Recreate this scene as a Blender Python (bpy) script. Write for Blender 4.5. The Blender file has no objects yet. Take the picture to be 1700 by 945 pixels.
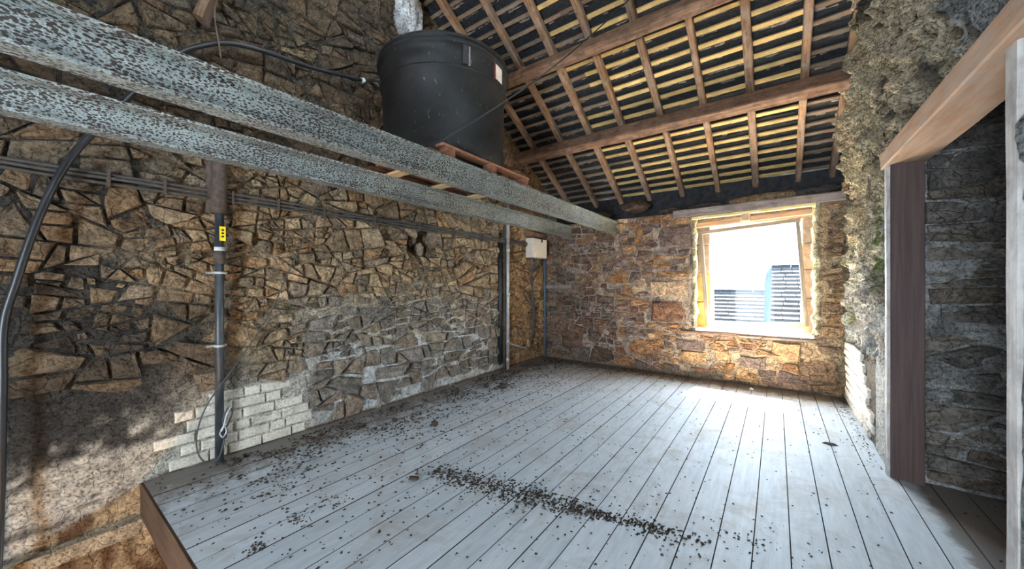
import bpy, math, random
import numpy as np
from mathutils import Vector, Matrix, noise

random.seed(7)
sc = bpy.context.scene
COL = sc.collection

# ------------------------------------------------------------------ camera, sky, sun, exposure
F_PX, CU, CV, CAM_Z = 600.0, 850.0, 470.0, 1.4
TH = math.atan(439.0 / 600.0)
SN, CS = math.sin(TH), math.cos(TH)
cam_d = bpy.data.cameras.new('camera')
cam_d.sensor_width = 36.0
cam_d.lens = F_PX / 1700 * 36
cam_d.shift_y = -2.5 / 1700
cam_d.clip_start = 0.05
cam = bpy.data.objects.new('camera', cam_d)
COL.objects.link(cam)
cam.location = (0, 0, CAM_Z)
cam.rotation_euler = (math.radians(90), 0, TH)
sc.camera = cam

world = bpy.data.worlds.new('sky')
sc.world = world
world.use_nodes = True
wb = world.node_tree.nodes['Background']
wb.inputs[0].default_value = (0.73, 0.875, 1.0, 1)
wb.inputs[1].default_value = 20.0

sun_d = bpy.data.lights.new('sun', 'SUN')
sun_d.energy = 150.0
sun_d.angle = math.radians(0.6)
sun_d.color = (1.0, 0.88, 0.70)
sun = bpy.data.objects.new('sun', sun_d)
COL.objects.link(sun)
sun.rotation_euler = Vector((-0.12, -1.0, -1.40)).to_track_quat('-Z', 'Y').to_euler()


def portal(name, loc, direction, sx, sz):
    d = bpy.data.lights.new(name, 'AREA')
    d.shape = 'RECTANGLE'
    d.size, d.size_y = sx, sz
    d.cycles.is_portal = True
    o = bpy.data.objects.new(name, d)
    COL.objects.link(o)
    o.location = loc
    o.rotation_euler = Vector(direction).to_track_quat('-Z', 'Z').to_euler()
    return o


portal('window_daylight', (-0.27, 6.52, 1.5), (0, -1, 0), 1.2, 1.7)
portal('rear_fill_daylight', (-.65, -3.12, 1.0), (0, 1, 0), 1.2, 2.0)  # opening added behind the viewer as fill light

sc.view_settings.view_transform = 'Standard'
sc.view_settings.look = 'None'
sc.view_settings.exposure = 1.75
sc.view_settings.gamma = 1.0
sc.view_settings.use_curve_mapping = False
sc.cycles.use_denoising = True
sc.cycles.max_bounces = 10
sc.cycles.diffuse_bounces = 6
sc.cycles.sample_clamp_indirect = 80.0

# ------------------------------------------------------------------ room dimensions
XL, XR, YB = -3.60, 0.672, 5.96
SLOPE = 0.56


def roof_z(y):                      # underside of the rafters
    return 3.695 - SLOPE * (y - 4.95)


def ray(u, v):
    k = (u - CU) / F_PX
    return Vector((-SN + k * CS, CS + k * SN, (CV - v) / F_PX))


def PX(u, v, x):
    d = ray(u, v); t = x / d.x
    return Vector((x, d.y * t, CAM_Z + d.z * t))


def PY(u, v, y):
    d = ray(u, v); t = y / d.y
    return Vector((d.x * t, y, CAM_Z + d.z * t))


def PZ(u, v, z):
    d = ray(u, v); t = (z - CAM_Z) / d.z
    return Vector((d.x * t, d.y * t, z))


# ------------------------------------------------------------------ object helpers
WM = {}


def link(name, me, parent=None, M=None, label=None, cat=None, group=None, kind=None):
    o = bpy.data.objects.new(name, me)
    COL.objects.link(o)
    M = M or Matrix.Identity(4)
    WM[o.name] = M
    if parent is not None:
        o.parent = parent
        o.matrix_basis = WM[parent.name].inverted() @ M
    else:
        o.matrix_basis = M
    if label: o['label'] = label
    if cat: o['category'] = cat
    if group: o['group'] = group
    if kind: o['kind'] = kind
    return o


def empty(name, loc, label=None, cat=None, group=None, kind=None, parent=None):
    return link(name, None, parent, Matrix.Translation(loc), label, cat, group, kind)


def mesh(name, verts, faces, mat=None, cols=None, smooth=False):
    me = bpy.data.meshes.new(name)
    me.from_pydata([tuple(v) for v in verts], [], faces)
    if mat: me.materials.append(mat)
    if cols is not None:
        a = me.color_attributes.new('Col', 'FLOAT_COLOR', 'POINT')
        arr = np.ones((len(verts), 4), dtype=np.float32)
        arr[:, :3] = np.asarray(cols, dtype=np.float32)
        a.data.foreach_set('color', arr.ravel())
    if smooth:
        me.polygons.foreach_set('use_smooth', [True] * len(me.polygons))
    me.update()
    return me


class MB:
    """collects simple solids into one mesh"""
    def __init__(self):
        self.v, self.f = [], []

    def add(self, v, f):
        n = len(self.v)
        self.v += [Vector(p) for p in v]
        self.f += [tuple(i + n for i in q) for q in f]
        return self

    def box(self, lo, hi):
        (a, b, c), (d, e, g) = lo, hi
        self.add([(a, b, c), (d, b, c), (d, e, c), (a, e, c), (a, b, g), (d, b, g), (d, e, g), (a, e, g)],
                 [(0, 3, 2, 1), (4, 5, 6, 7), (0, 1, 5, 4), (1, 2, 6, 5), (2, 3, 7, 6), (3, 0, 4, 7)])
        return self

    def build(self, name, mat, parent=None, centre=True, smooth=False, **kw):
        v = self.v
        M = Matrix.Identity(4)
        if centre:
            n = len(v)
            c = sum(v, Vector()) / n
            v = [p - c for p in v]
            M = Matrix.Translation(c)
        return link(name, mesh(name, v, self.f, mat, smooth=smooth), parent, M, **kw)


def box(name, lo, hi, mat, parent=None, bevel=0.0, **kw):
    o = MB().box(lo, hi).build(name, mat, parent, **kw)
    if bevel:
        m = o.modifiers.new('bevel', 'BEVEL'); m.width = bevel; m.segments = 2
    return o


def frame_matrix(p0, p1, up):
    x = (p1 - p0).normalized()
    y = up.cross(x).normalized()
    z = x.cross(y)
    M = Matrix((x, y, z)).transposed().to_4x4()
    M.translation = (p0 + p1) / 2
    return M


def timber_mesh(name, L, w, h, mat, seg=10, rough=0.006, seed=0, cham=0.01):
    """rough-sawn timber, long axis local X; section w (Y) by h (Z) with waney edges"""
    sec = [(-w/2 + cham, -h/2), (w/2 - cham, -h/2), (w/2, -h/2 + cham), (w/2, h/2 - cham),
           (w/2 - cham, h/2), (-w/2 + cham, h/2), (-w/2, h/2 - cham), (-w/2, -h/2 + cham)]
    v, f = [], []
    for i in range(seg + 1):
        x = -L/2 + L * i / seg
        for j, (a, b) in enumerate(sec):
            n = noise.noise_vector(Vector((x * 2.3 + seed * 7.1, a * 9 + seed, b * 9)))
            v.append((x + (n.x * rough if 0 < i < seg else 0), a + n.y * rough, b + n.z * rough))
    m = len(sec)
    for i in range(seg):
        for j in range(m):
            a, b = i * m + j, i * m + (j + 1) % m
            f.append((a, a + m, b + m, b))
    f.append(tuple(range(m)))
    f.append(tuple(range(seg * m + m - 1, seg * m - 1, -1)))
    return mesh(name, v, f, mat)


def timber(name, p0, p1, w, h, mat, parent=None, up=(0, 0, 1), seg=10, rough=0.006, seed=None, cham=0.01, **kw):
    p0, p1 = Vector(p0), Vector(p1)
    seed = random.random() * 50 if seed is None else seed
    me = timber_mesh(name, (p1 - p0).length, w, h, mat, seg, rough, seed, cham)
    return link(name, me, parent, frame_matrix(p0, p1, Vector(up)), **kw)


def smooth_path(pts, n=8):
    pts = [Vector(p) for p in pts]
    if len(pts) < 3:
        return pts
    out = []
    P = [2 * pts[0] - pts[1]] + pts + [2 * pts[-1] - pts[-2]]
    for i in range(1, len(P) - 2):
        a, b, c, d = P[i - 1], P[i], P[i + 1], P[i + 2]
        for k in range(n):
            t = k / n
            out.append(0.5 * ((2 * b) + (c - a) * t + (2 * a - 5 * b + 4 * c - d) * t * t + (3 * b - a - 3 * c + d) * t ** 3))
    out.append(pts[-1])
    return out


def tube_geo(pts, r, sides=8):
    v, f = [], []
    t0 = (pts[1] - pts[0]).normalized()
    nrm = t0.orthogonal().normalized()
    for i, p in enumerate(pts):
        t = (pts[min(i + 1, len(pts) - 1)] - pts[max(i - 1, 0)]).normalized()
        nrm = (nrm - t * nrm.dot(t)).normalized()
        b = t.cross(nrm)
        for k in range(sides):
            a = 2 * math.pi * k / sides
            v.append(p + (nrm * math.cos(a) + b * math.sin(a)) * r)
    for i in range(len(pts) - 1):
        for k in range(sides):
            a, b2 = i * sides + k, i * sides + (k + 1) % sides
            f.append((a, b2, b2 + sides, a + sides))
    f.append(tuple(range(sides - 1, -1, -1)))
    n = (len(pts) - 1) * sides
    f.append(tuple(range(n, n + sides)))
    return v, f


def tube(name, pts, r, mat, parent=None, sides=8, n=8, straight=False, **kw):
    p = [Vector(q) for q in pts] if straight else smooth_path(pts, n)
    return MB().add(*tube_geo(p, r, sides)).build(name, mat, parent, smooth=True, **kw)


def ss(a, b, x):
    t = max(0.0, min(1.0, (x - a) / (b - a)))
    return t * t * (3 - 2 * t)


def mix(a, b, t):
    return tuple(p + (q - p) * t for p, q in zip(a, b))


def fbm(x, y, z=0.0, o=4):
    return noise.fractal(Vector((x, y, z)), 0.9, 2.0, o)


# ------------------------------------------------------------------ materials
def new_mat(name, rough=0.85, spec=0.3):
    m = bpy.data.materials.new(name)
    m.use_nodes = True
    nt = m.node_tree
    b = nt.nodes['Principled BSDF']
    b.inputs['Roughness'].default_value = rough
    b.inputs['Specular IOR Level'].default_value = spec
    return m, nt, b


def nd(nt, kind, **props):
    n = nt.nodes.new(kind)
    for k, val in props.items():
        setattr(n, k, val)
    return n


def noise_node(nt, vec, scale, detail=6, rough=0.6, dist=0.0):
    n = nd(nt, 'ShaderNodeTexNoise')
    n.inputs['Scale'].default_value = scale
    n.inputs['Detail'].default_value = detail
    n.inputs['Roughness'].default_value = rough
    n.inputs['Distortion'].default_value = dist
    nt.links.new(vec, n.inputs['Vector'])
    return n.outputs['Fac']


def ramp(nt, fac, stops):
    r = nd(nt, 'ShaderNodeValToRGB')
    e = r.color_ramp.elements
    while len(e) < len(stops): e.new(0.5)
    for el, (p, c) in zip(e, stops):
        el.position = p
        el.color = (c, c, c, 1) if isinstance(c, (int, float)) else (*c, 1)
    nt.links.new(fac, r.inputs['Fac'])
    return r.outputs['Color']


def mixc(nt, a, b, fac, mode='MIX'):
    n = nd(nt, 'ShaderNodeMix', data_type='RGBA', blend_type=mode)
    if isinstance(fac, (int, float)): n.inputs[0].default_value = fac
    else: nt.links.new(fac, n.inputs[0])
    for s, i in ((a, 6), (b, 7)):
        if isinstance(s, tuple): n.inputs[i].default_value = (*s, 1)
        else: nt.links.new(s, n.inputs[i])
    return n.outputs[2]


def bump(nt, bsdf, h, strength, dist):
    n = nd(nt, 'ShaderNodeBump')
    n.inputs['Strength'].default_value = strength
    n.inputs['Distance'].default_value = dist
    nt.links.new(h, n.inputs['Height'])
    nt.links.new(n.outputs['Normal'], bsdf.inputs['Normal'])


def pos(nt):
    return nd(nt, 'ShaderNodeNewGeometry').outputs['Position']


def objco(nt, scale=None):
    o = nd(nt, 'ShaderNodeTexCoord').outputs['Object']
    if scale:
        m = nd(nt, 'ShaderNodeMapping')
        m.inputs['Scale'].default_value = scale
        nt.links.new(o, m.inputs['Vector'])
        return m.outputs['Vector']
    return o


def masonry_mat(name, lo=0.55, hi=1.35, s1=14, s2=55, bstr=0.9, bdist=0.02, pits=0.35, fis=9.0):
    m, nt, b = new_mat(name, 0.92, 0.15)
    at = nd(nt, 'ShaderNodeAttribute', attribute_name='Col').outputs['Color']
    p = pos(nt)
    n1 = noise_node(nt, p, s1, 8, 0.65, 0.4)
    n2 = noise_node(nt, p, s2, 6, 0.7)
    c = mixc(nt, at, ramp(nt, n1, [(0.30, lo), (0.70, hi)]), 1.0, 'MULTIPLY')
    c = mixc(nt, c, ramp(nt, n2, [(0.36, pits), (0.50, 1.0), (0.72, 1.25)]), 1.0, 'MULTIPLY')
    # fine fissures
    nv = nd(nt, 'ShaderNodeTexNoise'); nv.inputs['Scale'].default_value = 9; nv.inputs['Detail'].default_value = 5
    nt.links.new(p, nv.inputs['Vector'])
    mv = nd(nt, 'ShaderNodeVectorMath', operation='MULTIPLY_ADD')
    mv.inputs[1].default_value = (.12, .12, .12)
    nt.links.new(nv.outputs['Color'], mv.inputs[0]); nt.links.new(p, mv.inputs[2])
    vo = nd(nt, 'ShaderNodeTexVoronoi', feature='DISTANCE_TO_EDGE'); vo.inputs['Scale'].default_value = fis
    nt.links.new(mv.outputs[0], vo.inputs['Vector'])
    crack = ramp(nt, vo.outputs['Distance'], [(0.0, 0.0), (0.05, 1.0)])
    cm = ramp(nt, noise_node(nt, p, 3.1, 4, 0.6), [(0.42, 0.0), (0.60, 0.75)])
    c = mixc(nt, c, mixc(nt, c, ramp(nt, vo.outputs['Distance'], [(0.0, 0.25), (0.045, 1.0)]), 1.0, 'MULTIPLY'), cm)
    nt.links.new(c, b.inputs['Base Color'])
    add = nd(nt, 'ShaderNodeMath', operation='ADD')
    nt.links.new(n1, add.inputs[0]); nt.links.new(n2, add.inputs[1])
    cr = nd(nt, 'ShaderNodeMath', operation='MULTIPLY'); cr.inputs[1].default_value = .35
    nt.links.new(crack, cr.inputs[0])
    add2 = nd(nt, 'ShaderNodeMath', operation='ADD')
    nt.links.new(add.outputs[0], add2.inputs[0]); nt.links.new(cr.outputs[0], add2.inputs[1])
    bump(nt, b, add2.outputs[0], bstr, bdist)
    return m


M_STONE = masonry_mat('rubble_stone', 0.50, 1.45, 11, 48, 1.0, 0.03, 0.45)
M_MORTAR = masonry_mat('lime_mortar', 0.50, 1.40, 17, 60, 1.0, 0.03, 0.30)
M_RENDER = masonry_mat('ragged_render', 0.36, 1.2, 26, 70, 1.0, 0.05, 0.20)
M_BRICK = masonry_mat('limewashed_brick', 0.80, 1.15, 12, 60, 0.5, 0.008, 0.65, 3.0)


def wood_mat(name, dark, light, rough=0.75, grime=None, gscale=(1.2, 14, 14), g_amt=0.5, bstr=0.5, spec=0.25):
    m, nt, b = new_mat(name, rough, spec)
    v = objco(nt, gscale)
    rnd = nd(nt, 'ShaderNodeObjectInfo').outputs['Random']
    w4 = nd(nt, 'ShaderNodeTexNoise', noise_dimensions='4D')
    w4.inputs['Scale'].default_value = 3.0
    w4.inputs['Detail'].default_value = 8
    w4.inputs['Roughness'].default_value = 0.65
    mul = nd(nt, 'ShaderNodeMath', operation='MULTIPLY')
    mul.inputs[1].default_value = 37.0
    nt.links.new(rnd, mul.inputs[0])
    nt.links.new(mul.outputs[0], w4.inputs['W'])
    nt.links.new(v, w4.inputs['Vector'])
    c = ramp(nt, w4.outputs['Fac'], [(0.32, dark), (0.68, light)])
    if grime:
        g = noise_node(nt, pos(nt), 7, 6, 0.7)
        c = mixc(nt, c, grime, ramp(nt, g, [(0.45, 0.0), (0.62, g_amt)]))
    tint = ramp(nt, rnd, [(0.0, 0.82), (1.0, 1.15)])
    c = mixc(nt, c, tint, 1.0, 'MULTIPLY')
    nt.links.new(c, b.inputs['Base Color'])
    bump(nt, b, w4.outputs['Fac'], bstr, 0.01)
    return m


M_RAFTER = wood_mat('rafter_wood', (0.09, 0.045, 0.022), (0.36, 0.21, 0.12), grime=(0.30, 0.24, 0.20), g_amt=0.6)
M_PURLIN = wood_mat('purlin_wood', (0.13, 0.065, 0.038), (0.34, 0.20, 0.13), grime=(0.06, 0.035, 0.025), g_amt=0.6)
M_BATTEN = wood_mat('batten_wood', (0.50, 0.30, 0.10), (0.80, 0.56, 0.24), grime=(0.32, 0.22, 0.12), g_amt=0.45)
M_BATTEN_OLD = wood_mat('old_batten_wood', (0.13, 0.08, 0.05), (0.30, 0.20, 0.13), grime=(0.30, 0.26, 0.22), g_amt=0.4)
M_PALLET = wood_mat('pallet_wood', (0.16, 0.06, 0.035), (0.42, 0.19, 0.11), grime=(0.10, 0.06, 0.04), g_amt=0.5)
M_LATH = wood_mat('pallet_pine', (0.36, 0.22, 0.10), (0.58, 0.40, 0.22))
M_GREYWOOD = wood_mat('weathered_grey_wood', (0.17, 0.13, 0.12), (0.36, 0.29, 0.26), grime=(0.09, 0.07, 0.06), g_amt=0.5)
M_JAMB = wood_mat('dark_planed_wood', (0.045, 0.026, 0.022), (0.095, 0.055, 0.048), rough=0.55, bstr=0.15, gscale=(0.6, 22, 22))
M_LINTEL = wood_mat('door_lintel_wood', (0.30, 0.17, 0.10), (0.52, 0.33, 0.22), grime=(0.36, 0.30, 0.25), g_amt=0.5, gscale=(1.0, 9, 9))
M_WHITEWOOD = wood_mat('whitewashed_wood', (0.42, 0.38, 0.35), (0.66, 0.62, 0.58), grime=(0.16, 0.12, 0.10), g_amt=0.45)
M_FRAME = wood_mat('window_frame_wood', (0.16, 0.13, 0.11), (0.34, 0.27, 0.20))
M_YELLOWLIT = wood_mat('yellow_lit_rail', (0.55, 0.40, 0.14), (0.82, 0.68, 0.34))  # yellow light on the window rails painted into the wood colour
M_FASCIA = wood_mat('fascia_wood', (0.03, 0.016, 0.010), (0.085, 0.05, 0.03))


def floor_mat():
    m, nt, b = new_mat('painted_floorboard', 0.62, 0.25)
    p = pos(nt)
    rnd = nd(nt, 'ShaderNodeObjectInfo').outputs['Random']
    base = ramp(nt, rnd, [(0.0, (0.45, 0.49, 0.52)), (1.0, (0.55, 0.59, 0.625))])
    mp = nd(nt, 'ShaderNodeMapping')
    mp.inputs['Scale'].default_value = (9, 1.1, 9)
    nt.links.new(p, mp.inputs['Vector'])
    grain = noise_node(nt, mp.outputs['Vector'], 3.0, 8, 0.7)
    c = mixc(nt, base, ramp(nt, grain, [(0.3, 0.80), (0.65, 1.08)]), 1.0, 'MULTIPLY')
    blot = noise_node(nt, p, 2.6, 8, 0.72, 0.6)
    c = mixc(nt, c, (0.34, 0.31, 0.28), ramp(nt, blot, [(0.50, 0.0), (0.68, 0.8)]))
    # brown dust swept up along the far and left walls, shade painted beyond the doorway
    sx = nd(nt, 'ShaderNodeSeparateXYZ'); nt.links.new(p, sx.inputs[0])

    def mr(src, a, b_):
        q = nd(nt, 'ShaderNodeMapRange')
        q.interpolation_type = 'SMOOTHSTEP'
        q.inputs[1].default_value, q.inputs[2].default_value = a, b_
        nt.links.new(src, q.inputs[0])
        return q.outputs[0]
    d1 = mr(sx.outputs['Y'], 5.2, 5.95)
    d2 = mr(sx.outputs['X'], -2.5, -3.75)
    d3 = mr(sx.outputs['X'], 0.70, 0.86)  # passage boards: dirt plus the doorway shadow painted dark
    mx = nd(nt, 'ShaderNodeMath', operation='MAXIMUM')
    nt.links.new(d1, mx.inputs[0]); nt.links.new(d2, mx.inputs[1])
    mx2 = nd(nt, 'ShaderNodeMath', operation='MAXIMUM')
    nt.links.new(mx.outputs[0], mx2.inputs[0]); nt.links.new(d3, mx2.inputs[1])
    nz = noise_node(nt, p, 6.0, 8, 0.75)
    ad = nd(nt, 'ShaderNodeMath', operation='MULTIPLY_ADD')
    ad.inputs[1].default_value = 0.5
    nt.links.new(mx2.outputs[0], ad.inputs[0]); nt.links.new(nz, ad.inputs[2])
    c = mixc(nt, c, (0.13, 0.10, 0.075), ramp(nt, ad.outputs[0], [(0.64, 0.0), (0.88, 0.85)]))
    sp = noise_node(nt, p, 85, 3, 0.6)
    c = mixc(nt, c, (0.10, 0.08, 0.07), ramp(nt, sp, [(0.66, 0.0), (0.74, 0.8)]))
    nt.links.new(c, b.inputs['Base Color'])
    bump(nt, b, grain, 0.25, 0.004)
    return m


M_FLOOR = floor_mat()


def steel_mat():
    m, nt, b = new_mat('pitted_galvanised_steel', 0.55, 0.5)
    p = objco(nt)
    mp = nd(nt, 'ShaderNodeMapping'); mp.inputs['Scale'].default_value = (0.55, 1, 1)
    nt.links.new(p, mp.inputs['Vector'])
    v = nd(nt, 'ShaderNodeTexVoronoi'); v.inputs['Scale'].default_value = 105
    v.inputs['Randomness'].default_value = 1.0
    nt.links.new(mp.outputs['Vector'], v.inputs['Vector'])
    gate = noise_node(nt, p, 6, 5, 0.7)
    sub = nd(nt, 'ShaderNodeMath', operation='MULTIPLY_ADD')
    sub.inputs[1].default_value = -0.72
    nt.links.new(gate, sub.inputs[0]); nt.links.new(v.outputs['Distance'], sub.inputs[2])
    spots = ramp(nt, sub.outputs[0], [(0.0, 1.0), (0.06, 1.0), (0.12, 0.0)])
    tone = noise_node(nt, p, 3.0, 6, 0.6)
    base = ramp(nt, tone, [(0.3, (0.19, 0.215, 0.205)), (0.7, (0.32, 0.35, 0.335))])
    c = mixc(nt, base, (0.045, 0.03, 0.025), spots)
    fine = noise_node(nt, p, 160, 4, 0.7)
    c = mixc(nt, c, ramp(nt, fine, [(0.36, 0.35), (0.50, 1.0), (0.66, 1.45)]), 1.0, 'MULTIPLY')
    nt.links.new(c, b.inputs['Base Color'])
    inv = nd(nt, 'ShaderNodeMath', operation='SUBTRACT'); inv.inputs[0].default_value = 1.0
    nt.links.new(spots, inv.inputs[1])
    b.inputs['Metallic'].default_value = 0.15
    bump(nt, b, inv.outputs[0], 0.4, 0.004)
    return m


M_STEEL = steel_mat()


def plain(name, col, rough=0.6, spec=0.4, metal=0.0, var=0.25, scale=20, bstr=0.15):
    m, nt, b = new_mat(name, rough, spec)
    n = noise_node(nt, objco(nt), scale, 6, 0.65)
    c = mixc(nt, col, ramp(nt, n, [(0.3, 1 - var), (0.7, 1 + var)]), 1.0, 'MULTIPLY')
    nt.links.new(c, b.inputs['Base Color'])
    b.inputs['Metallic'].default_value = metal
    bump(nt, b, n, bstr, 0.004)
    return m


M_HOSE = plain('black_polythene', (0.018, 0.019, 0.021), 0.38, 0.5)
M_CABLE = plain('dark_cable', (0.06, 0.058, 0.055), 0.55)
M_TRUNK = plain('grey_conduit', (0.06, 0.055, 0.05), 0.6)
M_PIPE = plain('slate_grey_pipe', (0.045, 0.05, 0.057), 0.42, 0.5, var=0.5, scale=9)
M_RUSTPIPE = plain('old_iron_pipe', (0.075, 0.056, 0.045), 0.8, 0.3, var=0.5)
M_GALV = plain('galvanised_pipe', (0.42, 0.41, 0.40), 0.45, 0.5, 0.3, var=0.35)
M_BLUEPIPE = plain('blue_grey_pipe', (0.075, 0.105, 0.14), 0.5)
M_BOX = plain('cream_enclosure', (0.74, 0.64, 0.54), 0.45, 0.4, var=0.06)
M_BLACK = plain('black_fitting', (0.02, 0.02, 0.02), 0.5)
M_YELLOW = plain('yellow_tag', (0.85, 0.66, 0.02), 0.5, var=0.08)
M_TAPE = plain('white_tape', (0.62, 0.60, 0.57), 0.7)
M_PAPER = plain('faded_label', (0.70, 0.63, 0.55), 0.7, var=0.15)
M_RED = plain('red_print', (0.45, 0.06, 0.05), 0.7)
M_DEBRIS = plain('dark_droppings', (0.045, 0.034, 0.027), 0.95, 0.1, var=0.7, scale=60)
M_CLOD = plain('earth_clod', (0.06, 0.046, 0.037), 0.95, 0.1, var=0.6, scale=40, bstr=0.8)
M_SLATE = plain('underside_slate', (0.032, 0.031, 0.033), 0.75, 0.25, var=0.6, scale=12, bstr=0.6)
M_TORCH = plain('lime_torching', (0.22, 0.19, 0.165), 0.95, 0.1, var=0.6, scale=16, bstr=0.8)
M_ROPE = plain('frayed_rope', (0.16, 0.10, 0.07), 0.9, 0.1)
M_SILL = plain('pale_sill', (0.66, 0.62, 0.56), 0.8, 0.2, var=0.2)
M_JAMBSTONE = plain('dressed_sandstone', (0.46, 0.33, 0.22), 0.9, 0.15, var=0.3, scale=14, bstr=0.5)
M_JAMBYEL = plain('ochre_sandstone', (0.62, 0.42, 0.14), 0.9, 0.15, var=0.3, scale=14, bstr=0.5)
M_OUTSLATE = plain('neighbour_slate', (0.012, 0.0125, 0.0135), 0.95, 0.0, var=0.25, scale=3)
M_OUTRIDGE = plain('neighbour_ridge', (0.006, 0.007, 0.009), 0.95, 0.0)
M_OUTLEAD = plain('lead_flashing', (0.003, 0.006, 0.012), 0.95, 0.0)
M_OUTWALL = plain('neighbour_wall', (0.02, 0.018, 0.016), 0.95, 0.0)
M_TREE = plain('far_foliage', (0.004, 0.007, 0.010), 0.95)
M_LEAD = plain('rear_boarding', (0.30, 0.24, 0.18), 0.9)


def tank_mat():
    m, nt, b = new_mat('dusty_black_plastic', 0.6, 0.3)
    p = objco(nt)
    n = noise_node(nt, p, 5, 8, 0.7)
    mp = nd(nt, 'ShaderNodeMapping'); mp.inputs['Scale'].default_value = (22, 22, 9)
    nt.links.new(p, mp.inputs['Vector'])
    s = noise_node(nt, mp.outputs['Vector'], 1.6, 4, 0.6)
    c = ramp(nt, n, [(0.3, (0.006, 0.006, 0.0065)), (0.75, (0.022, 0.020, 0.019))])
    c = mixc(nt, c, (0.33, 0.30, 0.27), ramp(nt, s, [(0.66, 0.0), (0.74, 0.5)]))
    nt.links.new(c, b.inputs['Base Color'])
    return m


M_TANK = tank_mat()


def glass_mat():
    m, nt, b = new_mat('thin_dusty_glass')
    out = nt.nodes['Material Output']
    tr = nd(nt, 'ShaderNodeBsdfTransparent'); tr.inputs[0].default_value = (0.93, 0.94, 0.95, 1)
    gl = nd(nt, 'ShaderNodeBsdfGlossy'); gl.inputs['Roughness'].default_value = 0.05
    mx = nd(nt, 'ShaderNodeMixShader'); mx.inputs[0].default_value = 0.006
    nt.links.new(tr.outputs[0], mx.inputs[1]); nt.links.new(gl.outputs[0], mx.inputs[2])
    nt.links.new(mx.outputs[0], out.inputs['Surface'])
    return m


M_GLASS = glass_mat()

# ------------------------------------------------------------------ masonry generators
FRAMES = {
    'left': (lambda s, t, d: (XL + d, s, t), False),
    'back': (lambda s, t, d: (s, YB - d, t), False),
    'right': (lambda s, t, d: (XR - d, s, t), True),
    'passage': (lambda s, t, d: (s, 3.75 - d, t), False),
}


def wall_grid(frame, s0, s1, t0, t1, step, dfun, cfun, keep, mat, back=(), smooth=True):
    fr, flip = FRAMES[frame]
    ns, nt_ = int(round((s1 - s0) / step)), int(round((t1 - t0) / step))
    v, c, f = [], [], []
    for j in range(nt_ + 1):
        t = t0 + (t1 - t0) * j / nt_
        for i in range(ns + 1):
            s = s0 + (s1 - s0) * i / ns
            v.append(fr(s, t, dfun(s, t)))
            c.append(cfun(s, t))
    for j in range(nt_):
        t = t0 + (t1 - t0) * (j + .5) / nt_
        for i in range(ns):
            s = s0 + (s1 - s0) * (i + .5) / ns
            if keep(s, t):
                a = j * (ns + 1) + i
                q = (a, a + 1, a + ns + 2, a + ns + 1)
                f.append(q[::-1] if flip else q)
    for lo, hi in back:
        mb = MB().box(lo, hi)
        n = len(v)
        v += [tuple(p) for p in mb.v]
        f += [tuple(i + n for i in q) for q in mb.f]
        c += [(0.3, 0.25, 0.2)] * 8
    return mesh('masonry', v, f, mat, c, smooth=smooth)


def pack(s0, s1, t0, t1, asp, tiers, inside, fixed=()):
    """non-overlapping discs in a squashed plane, big ones first"""
    pts = [(x / asp, y, r) for x, y, r in fixed]
    cell = 0.25
    grid = {}

    def near(x, y):
        cx, cy = int(x // cell), int(y // cell)
        for a in (-2, -1, 0, 1, 2):
            for b in (-2, -1, 0, 1, 2):
                for q in grid.get((cx + a, cy + b), ()): yield q
    for q in pts: grid.setdefault((int(q[0] // cell), int(q[1] // cell)), []).append(q)
    for tries, r0, r1 in tiers:
        for _ in range(tries):
            x, y, r = random.uniform(s0, s1) / asp, random.uniform(t0, t1), random.uniform(r0, r1)
            if not inside(x * asp, y): continue
            if all((x - a) ** 2 + (y - b) ** 2 > (r + q) ** 2 * 0.92 for a, b, q in near(x, y)):
                q = (x, y, r); pts.append(q)
                grid.setdefault((int(x // cell), int(y // cell)), []).append(q)
    return pts


def cells(pts, s0, s1, t0, t1, asp):
    a0, a1 = s0 / asp, s1 / asp
    P = np.array(pts)
    out = []
    for i, (x, y, r) in enumerate(pts):
        R = r * 2.2 + 0.06
        poly = [(max(a0, x - R), max(t0, y - R)), (min(a1, x + R), max(t0, y - R)), (min(a1, x + R), min(t1, y + R)), (max(a0, x - R), min(t1, y + R))]
        d2 = (P[:, 0] - x) ** 2 + (P[:, 1] - y) ** 2
        for j in np.nonzero(d2 < (R * 1.42 + P[:, 2] * 1.6 + 0.1) ** 2)[0]:
            if j == i: continue
            X, Y, Rr = pts[j]
            nx, ny = X - x, Y - y
            k = (X * X + Y * Y - Rr * Rr - x * x - y * y + r * r) / 2
            new = []
            for q in range(len(poly)):
                p0, p1 = poly[q], poly[(q + 1) % len(poly)]
                e0, e1 = nx * p0[0] + ny * p0[1] - k, nx * p1[0] + ny * p1[1] - k
                if e0 <= 0: new.append(p0)
                if (e0 < 0 < e1) or (e1 < 0 < e0):
                    t = e0 / (e0 - e1)
                    new.append((p0[0] + (p1[0] - p0[0]) * t, p0[1] + (p1[1] - p0[1]) * t))
            poly = new
            if len(poly) < 3: break
        if len(poly) >= 3:
            out.append((x * asp, y, r, [(a * asp, b) for a, b in poly]))
    return out


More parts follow.
